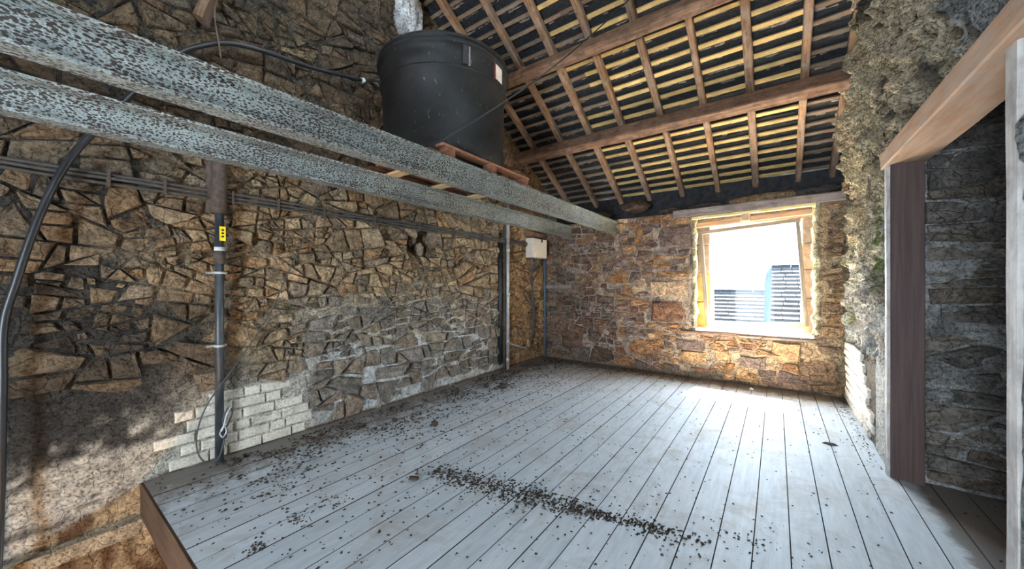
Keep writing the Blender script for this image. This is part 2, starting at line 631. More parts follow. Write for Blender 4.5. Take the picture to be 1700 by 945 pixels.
def shatter(poly, target, asp, jit):
    A = abs(sum(poly[i][0] * poly[(i + 1) % len(poly)][1] - poly[(i + 1) % len(poly)][0] * poly[i][1] for i in range(len(poly)))) / 2
    if A < target * random.uniform(.8, 1.7):
        return [poly]
    xs, ys = [p[0] for p in poly], [p[1] for p in poly]
    w, h = max(xs) - min(xs), max(ys) - min(ys)
    k = random.uniform(.32, .68)
    if w / asp > h:
        a = random.gauss(0, jit); nx, ny = math.cos(a), math.sin(a)
        px, py = min(xs) + w * k, (min(ys) + max(ys)) / 2
    else:
        a = random.gauss(0, jit * .7); nx, ny = math.sin(a), math.cos(a)
        px, py = (min(xs) + max(xs)) / 2, min(ys) + h * k
    sides = ([], [])
    for i in range(len(poly)):
        p, q = poly[i], poly[(i + 1) % len(poly)]
        d0, d1 = (p[0] - px) * nx + (p[1] - py) * ny, (q[0] - px) * nx + (q[1] - py) * ny
        sides[d0 > 0].append(p)
        if (d0 > 0) != (d1 > 0):
            t = d0 / (d0 - d1); c = (p[0] + (q[0] - p[0]) * t, p[1] + (q[1] - p[1]) * t)
            sides[0].append(c); sides[1].append(c)
    out = []
    for sd in sides:
        if len(sd) >= 3: out += shatter(sd, target if random.random() < .5 else target * random.uniform(.4, 1.6), asp, jit)
    return out


def shattered(cl, lo, hi, asp, jit):
    out = []
    for x, y, r, poly in cl:
        for p in shatter(poly, math.exp(random.uniform(math.log(lo), math.log(hi))), asp, jit):
            cx = sum(q[0] for q in p) / len(p); cy = sum(q[1] for q in p) / len(p)
            A = abs(sum(p[i][0] * p[(i + 1) % len(p)][1] - p[(i + 1) % len(p)][0] * p[i][1] for i in range(len(p)))) / 2
            out.append((cx, cy, math.sqrt(A / math.pi / 1.5), p))
    return out


def stone_geo(poly, gap, h, frame, dbase, col, rough=0.008):
    """one rubble stone: skirt in the mortar, rounded arris, uneven tilted face"""
    fr, flip = FRAMES[frame]
    cx = sum(p[0] for p in poly) / len(poly); cy = sum(p[1] for p in poly) / len(poly)
    L = [math.dist(poly[i], poly[(i + 1) % len(poly)]) for i in range(len(poly))]
    tot = sum(L)
    if tot < 0.10: return None
    size = tot / 4
    # keep the corners, break long edges once
    pts = []
    for i, p in enumerate(poly):
        q = poly[(i + 1) % len(poly)]
        if L[i] < .12 * size and len(poly) > 4: continue
        pts.append((p[0], p[1], .95))
        if L[i] > .55 * size:
            t = random.uniform(.35, .65)
            pts.append((p[0] + (q[0] - p[0]) * t, p[1] + (q[1] - p[1]) * t, random.uniform(.93, 1.02)))
    n = len(pts)
    if n < 3: return None
    sh = max(0.3, 1 - gap / size * 2)
    tx, ty = random.uniform(-.22, .22), random.uniform(-.28, .20)
    v, cl = [], []
    ox, oy = random.uniform(-.14, .14) * size, random.uniform(-.14, .14) * size
    for ring, (k, z) in enumerate(((1.05, -0.045), (1.0, 0.45), (0.86, 0.92), (0.42, 1.0))):
        for (px, py, pk) in pts:
            j = pk * (1 + random.uniform(-.045, .045) * (ring > 0)) * (1 + random.uniform(-.14, .14) * (ring == 3))
            qx, qy = cx + (px - cx) * sh * k * j + ox * (ring == 3), cy + (py - cy) * sh * k * j + oy * (ring == 3)
            if ring == 0: dd = dbase - 0.04
            else:
                dd = dbase + h * z + (tx * (qx - cx) + ty * (qy - cy)) * (0.6 if ring == 1 else 1) + random.uniform(-rough, rough)
            v.append((qx, qy, dd))
            g_ = random.uniform(.80, 1.15)
            cl.append(tuple(q * g_ for q in col) if ring else tuple(q * .8 for q in col))
    v.append((cx + ox, cy + oy, dbase + h + random.uniform(-rough, 1.5 * rough)))
    cl.append(col)
    f = []
    for ring in range(3):
        for k in range(n):
            a, b = ring * n + k, ring * n + (k + 1) % n
            f.append((a, b, b + n, a + n))
    for k in range(n): f.append((3 * n + k, 3 * n + (k + 1) % n, 4 * n))
    if flip: f = [q[::-1] for q in f]
    w = [Vector(fr(*p)) for p in v]
    return w, f, cl


def lay_stones(frame, parent, cl, hfun, dfun, colfun, gapfun, skip, limit=290, name='stone'):
    built = []
    for (x, y, r, poly) in cl:
        cx = sum(p[0] for p in poly) / len(poly); cy = sum(p[1] for p in poly) / len(poly)
        if skip(cx, cy, r): continue
        if frame == 'back' and any(in_window(a, b, -.005) for a, b in poly): continue
        g = stone_geo(poly, gapfun(cx, cy), hfun(cx, cy, r), frame, dfun(cx, cy), colfun(cx, cy))
        if not g: continue
        w = g[0][-1]
        Z = -SN * w.x + CS * w.y; X = CS * w.x + SN * w.y
        vis = Z > 0.4 and abs(X / Z) < 1.5 and abs((w.z - CAM_Z) / Z) < 0.85
        area = abs(sum(poly[i][0] * poly[(i + 1) % len(poly)][1] - poly[(i + 1) % len(poly)][0] * poly[i][1] for i in range(len(poly)))) / 2
        built.append((area / (Z * Z) if vis else 0, g))
    built.sort(key=lambda q: -q[0])
    rest_v, rest_f, rest_c = [], [], []
    for i, (score, (v, f, c)) in enumerate(built):
        if i < limit and score > 0:
            ctr = v[-1].copy()
            link(name, mesh(name, [p - ctr for p in v], f, M_STONE, c, smooth=False), parent, Matrix.Translation(ctr))
        else:
            n = len(rest_v)
            rest_v += v; rest_c += c
            rest_f += [tuple(q + n for q in k) for k in f]
    if rest_v:
        link('small_stones', mesh('small_stones', rest_v, rest_f, M_STONE, rest_c, smooth=False), parent, kind='stuff')


# ------------------------------------------------------------------ left gable wall
HOLE = (2.99, 1.93)


def left_soot_shade(s, t):
    n = fbm(s * 1.7, t * 1.7, 3.0)
    k = ss(1.25, 0.45, s + n * 0.45) * ss(0.35, 0.62, t + n * 0.22 + 0.12 * s) * ss(1.75, 1.30, t + 0.35 * n)
    k = max(k, 0.55 * ss(1.4, .2, s + .5 * n) * ss(.5, 1.0, t))
    k = max(k, 0.72 * ss(2.30, 2.75, t + 0.3 * n) * ss(3.0, 2.4, s - .25 * (t - 2.5) + .3 * n))  # soot plus shade painted into the dim upper gable
    return k


def left_d(s, t):
    d = 0.022 * fbm(s * 3.2, t * 3.2, 1) + 0.012 * fbm(s * 14, t * 14, 5)
    k = ss(0.26, 0.08, math.hypot((s - HOLE[0]) / 1.1, t - HOLE[1]))
    if t < 0.55 and s < 1.8: d *= 0.35
    if t < -0.02: d -= 0.02
    return d + left_d0(s, t) * 1.15 - 0.22 * k


def left_d0(s, t):                  # raked-out joints in the upper wall
    return -.026 * ss(.95, 1.35, t + .25 * fbm(s * 1.5, t * 1.5, 12)) * ss(.9, 1.5, s + t * .3)


def left_mortar_col(s, t):
    n = fbm(s * 2.2, t * 2.2, 8); n2 = fbm(s * 7, t * 7, 2)
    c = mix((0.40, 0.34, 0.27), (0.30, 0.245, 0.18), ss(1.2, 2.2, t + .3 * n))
    c = mix(c, (0.17, 0.13, 0.09), ss(-.012, -.024, left_d0(s, t)) * ss(.35, -.2, n2) * .85)  # shadow in the raked joints painted as dark brown mortar
    c = mix(c, (0.66, 0.64, 0.61), ss(1.5, .7, t + .4 * n) * ss(1.3, 2.0, s) * .95)
    c = mix(c, (0.46, 0.30, 0.17), ss(4.6, 4.8, s))
    ww = ss(0.72, 0.50, t + 0.12 * n + .05 * n2) * ss(1.75, 1.5, s)
    c = mix(c, (0.62, 0.56, 0.47), ww)
    if t > .75: c = (c[0] * 1.08, c[1], c[2] * .85)
    k = left_soot_shade(s, t)
    c = mix(c, (0.075, 0.066, 0.058), k * ss(-.6, .0, n2 + .35))
    k2 = ss(0.80, 0.40, s + .4 * n + .15 * n2) * ss(0.10, 0.27, t + .22 * n2 + .12 * n) * ss(.62, .30, n2)
    c = mix(c, (0.055, 0.05, 0.046), k2 * .95)
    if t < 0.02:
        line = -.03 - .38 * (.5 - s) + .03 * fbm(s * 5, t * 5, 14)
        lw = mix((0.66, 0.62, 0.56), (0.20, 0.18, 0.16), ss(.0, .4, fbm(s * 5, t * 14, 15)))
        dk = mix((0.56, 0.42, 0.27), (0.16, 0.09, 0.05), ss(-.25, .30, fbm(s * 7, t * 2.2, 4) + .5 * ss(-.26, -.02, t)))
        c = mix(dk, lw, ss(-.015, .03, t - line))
    return c


ST_LEFT = [(0.36, 0.26, 0.165), (0.29, 0.22, 0.145), (0.43, 0.33, 0.21), (0.25, 0.215, 0.18), (0.36, 0.215, 0.11), (0.48, 0.385, 0.27), (0.20, 0.17, 0.14)]


def left_stone_col(s, t):
    c = random.choice(ST_LEFT)
    if t < 1.25 and 1.4 < s < 4.6 and random.random() < .6:
        c = random.choice([(0.21, 0.20, 0.195), (0.26, 0.25, 0.24), (0.30, 0.27, 0.24), (0.36, 0.26, 0.185), (0.17, 0.16, 0.155)])
    if s > 4.7: c = random.choice([(0.44, 0.26, 0.13), (0.34, 0.19, 0.10), (0.52, 0.34, 0.19), (0.28, 0.19, 0.13)])
    c = mix(c, (0.34, 0.27, 0.19), .40)
    c = (c[0] * 1.17, c[1] * 1.05, c[2] * .93)
    if t < 1.2 and 1.6 < s < 4.6: c = mix(c, (.25, .225, .20), .55)
    k = left_soot_shade(s, t)
    c = mix(c, (0.06, 0.05, 0.04), k * random.uniform(.65, 1.0))
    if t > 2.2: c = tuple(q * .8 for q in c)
    g_ = random.uniform(.8, 1.2)
    return tuple(q * g_ for q in c)


def left_in(s, t):
    if t > roof_z(s) + 0.05: return False
    return True


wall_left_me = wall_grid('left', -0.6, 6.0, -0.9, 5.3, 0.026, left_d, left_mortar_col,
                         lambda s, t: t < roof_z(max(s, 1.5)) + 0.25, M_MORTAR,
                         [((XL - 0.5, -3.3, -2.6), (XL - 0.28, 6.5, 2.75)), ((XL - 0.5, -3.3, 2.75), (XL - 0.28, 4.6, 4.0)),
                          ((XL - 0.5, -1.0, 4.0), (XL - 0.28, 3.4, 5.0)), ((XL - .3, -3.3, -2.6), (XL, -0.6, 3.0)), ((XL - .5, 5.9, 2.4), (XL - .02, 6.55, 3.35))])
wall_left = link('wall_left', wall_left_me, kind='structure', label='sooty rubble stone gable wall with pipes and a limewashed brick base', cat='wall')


def left_skip(s, t, r):
    if t > roof_z(s) + 0.1: return True
    if math.hypot((s - HOLE[0]) / 1.15, t - HOLE[1]) < 0.21: return True
    lim = 0.60 + 0.10 * fbm(s * 2, 1, 9)
    if t < lim and s < 1.68: return True
    if t < lim + .12 and s < 0.75: return True
    if t < 0.10 and s > 1.6: return True
    if r < 0.036 and random.random() < .30: return True
    if r < 0.06 and random.random() < .08: return True
    return False


pl = pack(-0.4, 5.95, 0.0, 5.1, 1.6, [(300, .20, .30), (900, .11, .18)], left_in)
cl_left = shattered(cells(pl, -0.4, 5.95, 0.0, 5.1, 1.6), .014, .06, 1.5, .34)
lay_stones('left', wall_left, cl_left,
           lambda s, t, r: (0.024 + random.uniform(0, .34) * min(r, .11)) * (1 - .45 * left_soot_shade(s, t)),
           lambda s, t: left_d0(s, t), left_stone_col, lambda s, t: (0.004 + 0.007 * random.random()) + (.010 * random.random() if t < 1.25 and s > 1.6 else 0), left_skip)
# a few stones standing inside the hole
for (ds, dt, rr) in ((0.06, -0.10, .07), (-0.05, .02, .05)):
    ply = [(HOLE[0] + ds + rr * math.cos(a) * .7, HOLE[1] + dt + rr * math.sin(a) * 1.5) for a in [k * math.pi / 4 for k in range(8)]]
    v, f, c = stone_geo(ply, .004, .05, 'left', -0.12, (0.36, .28, .2))
    ctr = v[-1].copy()
    link('stone', mesh('stone', [p - ctr for p in v], f, M_STONE, c, smooth=True), wall_left, Matrix.Translation(ctr))

# pale, proud block high in the gable
ply = [(2.60, 4.42), (2.66, 4.34), (2.86, 4.36), (2.95, 4.45), (2.93, 4.85), (2.62, 4.9)]
v, f, c = stone_geo(ply, .004, .11, 'left', 0.0, (0.70, .70, .70), rough=.04)
ctr = v[-1].copy()
link('stone', mesh('stone', [p - ctr for p in v], f, M_STONE, c, smooth=True), wall_left, Matrix.Translation(ctr))


# ------------------------------------------------------------------ bricks (shared meshes)
def brick_mesh(L, H, D, seed, frame, col):
    fr, flip = FRAMES[frame]
    random.seed(seed)
    b = 0.008
    v, f = [], []
    out = [(-L/2, -H/2), (L/2, -H/2), (L/2, H/2), (-L/2, H/2)]
    inn = [(-L/2 + b, -H/2 + b), (L/2 - b, -H/2 + b), (L/2 - b, H/2 - b), (-L/2 + b, H/2 - b)]
    o0 = Vector(fr(0, 0, 0))
    for ring, d in ((out, -0.03), (out, D - b), (inn, D)):
        for (x, y) in ring:
            v.append(Vector(fr(x + random.uniform(-.003, .003), y + random.uniform(-.003, .003), d + random.uniform(-.002, .002))) - o0)
    for r in range(2):
        for k in range(4):
            a, c = r * 4 + k, r * 4 + (k + 1) % 4
            f.append((a, c, c + 4, a + 4))
    f.append((8, 9, 10, 11))
    if flip: f = [q[::-1] for q in f]
    return mesh('brick', v, f, M_BRICK, [col] * 12)


BR_L = {L: [brick_mesh(L, .076, .011, 90 + i, 'left', (0.66, .60, .50) if i % 2 else (.60, .54, .45)) for i in range(3)] for L in (.225, .108)}
BR_R = {L: [brick_mesh(L, .066, .011, 190 + i, 'right', (0.62, .57, .50)) for i in range(3)] for L in (.225, .108)}
random.seed(21)


def lay_bricks(frame, parent, meshes, s0, ends, course=.088, z0=0.005, start=None):
    fr, _ = FRAMES[frame]
    for row, e in enumerate(ends):
        s = s0 + (0.0 if row % 2 else -.06) + random.uniform(-.03, .03)
        k = row
        while True:
            L = .225 if (k % 3 != 2) else .108
            if s + L > e: break
            if start is None or s > start[row]:
                M = Matrix.Translation(fr(s + L / 2, z0 + course * (row + .5), 0.004 + random.uniform(-.004, .005)))
                link('brick', random.choice(meshes[L]), parent, M)
            s += L + .013
            k += 1


lay_bricks('left', wall_left, BR_L, -.1, [1.68, 1.70, 1.66, 1.66, 1.55, 1.48, 1.22], start=[.45, .5, .55, .55, .62, .7, .95])

# ------------------------------------------------------------------ back wall with window opening
WX0, WX1, WZ0, WZ1 = -1.0, 0.405, 0.74, 2.42


def back_d(s, t):
    d = 0.020 * fbm(s * 3.4, t * 3.4, 21) + 0.010 * fbm(s * 15, t * 15, 25)
    if t > 2.3: d -= 0.05 * ss(2.35, 2.6, t)
    return d


def back_mortar_col(s, t):
    n = fbm(s * 2, t * 2, 31)
    c = mix((0.50, 0.39, 0.32), (0.56, 0.385, 0.235), ss(-1.6, -.2, s + .6 * n))
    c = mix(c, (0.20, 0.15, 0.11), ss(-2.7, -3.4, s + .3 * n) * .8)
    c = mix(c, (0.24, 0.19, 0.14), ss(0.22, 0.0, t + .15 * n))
    c = mix(c, (0.30, 0.23, 0.15), ss(.42, .58, s + .1 * n))
    return c


ST_BACK = [(0.44, 0.23, 0.115), (0.53, 0.31, 0.16), (0.32, 0.165, 0.10), (0.38, 0.235, 0.165), (0.47, 0.225, 0.09), (0.27, 0.185, 0.15), (0.55, 0.37, 0.235)]


def back_stone_col(s, t):
    c = random.choice(ST_BACK)
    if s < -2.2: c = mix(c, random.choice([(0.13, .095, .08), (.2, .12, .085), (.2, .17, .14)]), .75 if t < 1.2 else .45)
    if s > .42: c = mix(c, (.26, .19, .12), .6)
    g_ = random.uniform(.8, 1.2)
    return tuple(q * g_ for q in c)


def in_window(s, t, m=0.0):
    return WX0 - m < s < WX1 + m and WZ0 - m < t < WZ1 + m


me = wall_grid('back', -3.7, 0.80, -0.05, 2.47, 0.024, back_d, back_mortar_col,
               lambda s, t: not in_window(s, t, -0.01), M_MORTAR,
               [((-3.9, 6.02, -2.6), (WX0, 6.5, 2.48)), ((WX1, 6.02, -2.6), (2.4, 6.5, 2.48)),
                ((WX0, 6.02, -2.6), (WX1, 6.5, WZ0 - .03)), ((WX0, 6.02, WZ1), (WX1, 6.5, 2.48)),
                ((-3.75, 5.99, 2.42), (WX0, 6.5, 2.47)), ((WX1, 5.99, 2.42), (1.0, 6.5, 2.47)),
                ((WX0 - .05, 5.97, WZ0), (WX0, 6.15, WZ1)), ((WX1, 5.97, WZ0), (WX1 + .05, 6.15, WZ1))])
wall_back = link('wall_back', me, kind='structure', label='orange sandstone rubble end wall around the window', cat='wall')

fixed = [(-1.26, 2.18, .15), (-1.30, 1.42, .125), (-1.27, 1.08, .15), (-.85, .40, .10), (-.80, .26, .09), (-2.45, .75, .14), (0.25, .30, .15), (-.15, .42, .12), (-3.2, .62, .15), (-2.9, .45, .16), (-1.3, 1.72, .09)]


def back_skip(s, t, r):
    if in_window(s, t, 0.02): return True
    if t > 2.45 or in_block(s, t): return True
    if 1.25 < t < 1.42 and s < -3.0: return True
    if r < 0.034 and random.random() < .35: return True
    if .10 > t and random.random() < .5: return True
    return random.random() < .03


RECTS = [(1086, 378, 1149, 413), (1076, 466, 1146, 494), (1080, 500, 1140, 533), (1086, 452, 1146, 463), (1122, 562, 1172, 580), (1128, 581, 1186, 600),
         (1186, 580, 1212, 602), (1278, 566, 1332, 598), (1322, 588, 1396, 632), (1040, 560, 1086, 586), (932, 546, 968, 578), (912, 520, 942, 552), (1225, 590, 1275, 610)]
BLOCKS = []
for (u0, v0, u1, v1) in RECTS:
    p, q = PY(u0, v0, YB - .03), PY(u1, (v0 + v1) / 2 + (v1 - v0) / 2, YB - .03)
    z1, z0 = p.z, PY(u0, v1, YB - .03).z
    BLOCKS.append((p.x, q.x, z0, z1))


def in_block(s, t, m=.02):
    return any(a - m < s < b + m and c - m < t < d + m for a, b, c, d in BLOCKS)


pb = pack(-3.6, .68, 0.02, 2.47, 1.75, [(200, .15, .22), (700, .08, .13)], lambda s, t: not in_window(s, t, .0))
cl_back = shattered(cells(pb, -3.6, .68, 0.02, 2.47, 1.75), .012, .05, 1.9, .22)
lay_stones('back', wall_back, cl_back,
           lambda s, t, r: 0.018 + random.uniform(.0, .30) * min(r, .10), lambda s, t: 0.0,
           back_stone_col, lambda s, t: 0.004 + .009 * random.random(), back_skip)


for (x0, x1, z0, z1) in BLOCKS:
    w, h = x1 - x0, z1 - z0
    j = lambda k: random.uniform(-k, k)
    ply = [(x0 + j(.02), z0 + j(.015)), (x0 + w * .5, z0 + j(.01)), (x1 + j(.02), z0 + j(.015)), (x1 + j(.01), z0 + h * .5), (x1 + j(.02), z1 + j(.015)), (x0 + w * .5, z1 + j(.01)), (x0 + j(.02), z1 + j(.015)), (x0 + j(.01), z0 + h * .5)]
    v, f, c = stone_geo(ply, .004, .035, 'back', .0, back_stone_col((x0 + x1) / 2, (z0 + z1) / 2), rough=.006)
    ctr = v[-1].copy()
    link('stone', mesh('stone', [p - ctr for p in v], f, M_STONE, c), wall_back, Matrix.Translation(ctr))


# ------------------------------------------------------------------ right wall with doorway
DY0, DY1, DZ = 2.13, 3.746, 2.36


def right_d(s, t):
    low = ss(.62, .80, t + .05 * fbm(s * 3, t, 44))
    plain_ = ss(4.25, 4.45, s + .1 * fbm(t * 2, s, 3)) if t < 1.15 else 1.0
    amp = max(.10, low) * (0.25 + .75 * plain_)
    a = noise.turbulence(Vector((s * 10, t * 4.5, 3)), 4, False)
    d = 0.11 * (a - .55) + 0.040 * fbm(s * 22, t * 11, 7) + 0.03 * fbm(s * 2, t * 1.6, 9)
    if s < 2.3: amp *= .35
    d = d * amp + random.uniform(-.007, .007) * amp
    if s > 4.28: d -= .006 * ss(.76, .70, t)
    d += 0.10 * ss(2.3, 3.3, t) * ss(3.4, 5.0, s)
    if s < 3.75: d += 0.05 * ss(2.36, 2.5, t)
    return d


def right_col(s, t):
    n = fbm(s * 2.3, t * 1.6, 51); n2 = fbm(s * 9, t * 5, 52)
    c = mix((0.88, 0.84, 0.77), (0.88, 0.74, 0.50), ss(1.2, 2.1, t + .35 * n))
    c = mix(c, (0.46, 0.30, 0.16), ss(.1, .5, n2) * .6 * ss(.7, 1.0, t))
    c = mix(c, (0.76, 0.61, 0.42), ss(4.6, 3.6, s + .5 * n) * ss(2.1, 2.6, t))
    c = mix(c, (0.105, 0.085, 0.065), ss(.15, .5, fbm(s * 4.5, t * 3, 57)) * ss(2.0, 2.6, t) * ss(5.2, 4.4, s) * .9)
    if s > 4.28: c = mix(c, (0.30, 0.23, 0.17), ss(.76, .70, t))
    c = mix(c, (0.36, 0.35, 0.335), ss(2.75, 2.3, s + .2 * n) * ss(3.0, 2.7, t))
    g = ss(.42, .1, math.hypot((s - 4.15) * .9, (t - 1.72) * .8)) * ss(-.15, .3, n2 + .1)
    g = max(g, .6 * ss(.35, .1, math.hypot((s - 5.7), (t - 1.3) * .4)) * ss(-.1, .3, n2))
    c = mix(c, (0.23, 0.30, 0.06), g * .9)
    return c


me = wall_grid('right', 1.2, 6.0, -0.03, 4.7, 0.017, right_d, right_col,
               lambda s, t: not (DY0 - .12 < s < DY1 and t < DZ) and t < roof_z(s) + .3, M_RENDER,
               [((XR + .05, DY1, -.2), (XR + .15, 6.0, 2.7)), ((XR + .05, -3.2, -.2), (XR + .15, DY0 - .11, 3.2)),
                ((XR + .05, -3.2, DZ), (XR + .15, 4.4, 3.6)), ((XR + .05, -1.0, 3.6), (XR + .15, 3.4, 5.0)), ((XR + .05, 4.4, 2.7), (XR + .15, 5.3, 3.5)),
                ((XR + .03, 5.9, 2.4), (XR + .2, 6.55, 3.35)), ((XR, -3.2, -.05), (XR + .15, 1.2, 3.2)), ((XR, -.6, 3.2), (XR + .15, 1.2, 4.6))], smooth=False)
wall_right = link('wall_right', me, kind='structure', label='ragged mossy rendered side wall above a limewashed brick base', cat='wall')
lay_bricks('right', wall_right, BR_R, 4.32, [5.94] * 8, start=[4.3, 4.3, 4.35, 4.35, 4.45, 4.5, 4.6, 4.8])

# passage behind the doorway
pass_d = lambda s, t: 0.02 * fbm(s * 3, t * 3, 61) + 0.010 * fbm(s * 14, t * 14, 62)


def pass_mortar(s, t):
    return mix((0.40, 0.385, 0.37), (0.22, 0.20, 0.185), ss(-.2, .4, fbm(s * 3, t * 3, 63)))


me = wall_grid('passage', 0.80, 2.3, -0.03, 2.9, 0.024, pass_d, pass_mortar, lambda s, t: True, M_MORTAR,
               [((.83, 3.80, -.1), (2.4, 3.95, 2.9))])
wall_passage = link('wall_passage', me, kind='structure', label='dark stone wall seen through the doorway', cat='wall')
pp = pack(.82, 2.25, .03, 2.85, 2.2, [(120, .16, .24), (400, .09, .14)], lambda s, t: True)
lay_stones('passage', wall_passage, shattered(cells(pp, .82, 2.25, .03, 2.85, 2.2), .025, .07, 2.8, .15),
           lambda s, t, r: .008 + .2 * random.random() * min(r, .1), lambda s, t: 0,
           lambda s, t: random.choice([(0.19, .15, .12), (.15, .13, .115), (.24, .2, .165), (.20, .17, .15)]),
           lambda s, t: .014, lambda s, t, r: random.random() < .10)
wall_side = MB().box((2.15, 1.3, -.1), (2.3, 3.9, 2.95)).box((.82, 1.2, -.1), (2.3, 1.35, 2.95)).build('wall_passage_end', M_MORTAR, kind='structure', label='plain rear walls enclosing the dark passage', cat='wall')
box('ceiling_passage', (.80, 1.2, 2.75), (2.3, 3.9, 2.85), M_GREYWOOD, kind='structure', label='boarded ceiling over the dark passage', cat='ceiling')

# wall behind the viewer, with an opening added to let in fill daylight
wf = MB()
wf.box((-3.7, -3.3, -2.6), (-1.2, -3.1, 3.3)).box((-.1, -3.3, -2.6), (.85, -3.1, 3.3))
wf.box((-1.2, -3.3, 1.95), (-.1, -3.1, 3.3)).box((-1.2, -3.3, -2.6), (-.1, -3.1, 0.0))
me_f = mesh('wall_front', wf.v, wf.f, M_MORTAR, [(.35, .30, .24)] * len(wf.v))
link('wall_front', me_f, kind='structure', label='stone wall behind the viewer, opening added for fill daylight', cat='wall')

# ------------------------------------------------------------------ floor
EDGE_Y = 0.52
floor = MB().box((-3.7, EDGE_Y + .03, -.20), (2.25, 6.05, -.026)).box((-1.28, -3.1, -.20), (2.25, EDGE_Y + .03, -.026)) \
    .build('floor', M_FASCIA, kind='structure', label='grey painted plank floor strewn with droppings', cat='floor')
PW, GAP = .160, .0042


def plank_mesh(L):
    w, b, h = (PW - GAP) / 2, .0008, .024
    sec = [(-w, -h), (w, -h), (w, -b), (w - b, 0), (-w + b, 0), (-w, -b)]
    v = [(x, -L/2, z) for x, z in sec] + [(x, L/2, z) for x, z in sec]
    f = [(i, (i + 1) % 6, (i + 1) % 6 + 6, i + 6) for i in range(6)] + [tuple(range(5, -1, -1)), tuple(range(6, 12))]
    f = [q[::-1] for q in f[:6]] + [tuple(range(6)), tuple(range(11, 5, -1))]
    me = mesh('plank', v, f, M_FLOOR)
    me.materials.append(M_FASCIA)                # dirty unpainted edges
    for p in me.polygons: p.material_index = 0 if p.normal.z > .9 else 1
    return me


short_p, long_p = plank_mesh(5.97 - EDGE_Y), plank_mesh(5.97 + 3.0)
x = XL + PW / 2 - .02
while x < 2.2:
    if x < -1.2:
        me, yc = short_p, (5.97 + EDGE_Y) / 2
    else:
        me, yc = long_p, (5.97 - 3.0) / 2
    if x > XR + .1:
        me, yc = PASSP, (3.78 + 1.3) / 2
    link('plank', me, floor, Matrix.Translation((x, yc, random.uniform(-.0015, .0015))))
    x += PW
    if x > XR + .1 and 'PASSP' not in globals(): PASSP = plank_mesh(3.78 - 1.3)

# stairwell
box('trim_1', (-3.62, EDGE_Y - .012, -.24), (-1.25, EDGE_Y + .02, -.004), M_FASCIA, kind='structure', label='brown fascia board along the stairwell floor edge', cat='trim')
box('trim_2', (-1.29, -3.1, -.24), (-1.25, EDGE_Y, -.004), M_FASCIA, kind='structure', label='brown fascia board along the long side of the stairwell', cat='trim')
me = MB().box((-3.62, -1.5, -.335), (-3.555, 1.2, -.24))
link('trim_3', mesh('trim', me.v, me.f, M_MORTAR, [(.55, .45, .33)] * 8), kind='structure', label='pale plaster ledge low on the stairwell wall', cat='trim')
me = MB().box((-3.7, -3.2, -2.7), (2.3, 6.1, -2.6)).box((-3.7, 3.0, -2.6), (2.3, 3.1, -.2)).box((-.6, -3.2, -2.6), (-.5, 3.0, -.2))
link('floor_lower', mesh('floor_lower', me.v, me.f, M_MORTAR, [(.52, .40, .28)] * len(me.v)), kind='structure', label='pale floor and walls of the storey below', cat='floor')
box('trim_4', (-1.29, -3.1, -1.4), (-1.25, EDGE_Y, -.245), M_FASCIA, kind='structure', label='brown boarding below the long stairwell edge', cat='trim')
lamp = empty('added_stair_lamp', (-1.5, -.25, -.95), 'warm lamp added out of view to light the stairwell from below the floor edge', 'lamp')  # added lamp and fixture, out of view, to warm the stairwell wall
box('back_plate', (-1.33, -.33, -1.03), (-1.29, -.17, -.87), M_BLACK, lamp)
tube('dummy_bulb', [(-1.34, -.25, -.95), (-1.40, -.25, -.95)], .045, M_PAPER, lamp, sides=12, straight=True)
ld = bpy.data.lights.new('added_lamp_glow', 'POINT'); ld.energy = 45; ld.color = (1.0, .62, .28); ld.shadow_soft_size = .05
lo = bpy.data.objects.new('added_lamp_glow', ld); COL.objects.link(lo); lo.location = (-1.62, -.25, -1.02)

# ------------------------------------------------------------------ roof
nrm = Vector((0, math.sin(math.atan(SLOPE)), math.cos(math.atan(SLOPE))))
dn = Vector((0, math.cos(math.atan(SLOPE)), -math.sin(math.atan(SLOPE))))     # down the slope
Y_TOP, Y_EAVE = 1.5, 6.72
o0 = Vector((0, 0, 0))


def on_roof(x, y, h=0.0):           # h above the underside of the rafters
    return Vector((x, y, roof_z(y))) + nrm * h


RAF = .10
mb = MB()
a, b_ = on_roof(-3.95, Y_TOP, RAF + .085), on_roof(-3.95, Y_EAVE, RAF + .085)
a2, b2 = on_roof(1.1, Y_TOP, RAF + .085), on_roof(1.1, Y_EAVE, RAF + .085)
up = nrm * .03
mb.add([a, b_, b2, a2, a + up, b_ + up, b2 + up, a2 + up], [(0, 3, 2, 1), (4, 5, 6, 7), (0, 1, 5, 4), (1, 2, 6, 5), (2, 3, 7, 6), (3, 0, 4, 7)])
# far slope behind the ridge
zt = a.z
mb.add([(-3.95, -3.4, zt - .56 * 4.9), (1.1, -3.4, zt - .56 * 4.9), (1.1, Y_TOP + .05, zt + .02), (-3.95, Y_TOP + .05, zt + .02),
        (-3.95, -3.4, zt - .56 * 4.9 + .05), (1.1, -3.4, zt - .56 * 4.9 + .05), (1.1, Y_TOP + .05, zt + .07), (-3.95, Y_TOP + .05, zt + .07)],
       [(0, 3, 2, 1), (4, 5, 6, 7), (0, 1, 5, 4), (1, 2, 6, 5), (2, 3, 7, 6), (3, 0, 4, 7)])
ceiling = mb.build('ceiling', M_SLATE, centre=False, kind='structure', label='open slated roof with rafters, battens and two purlins', cat='roof')

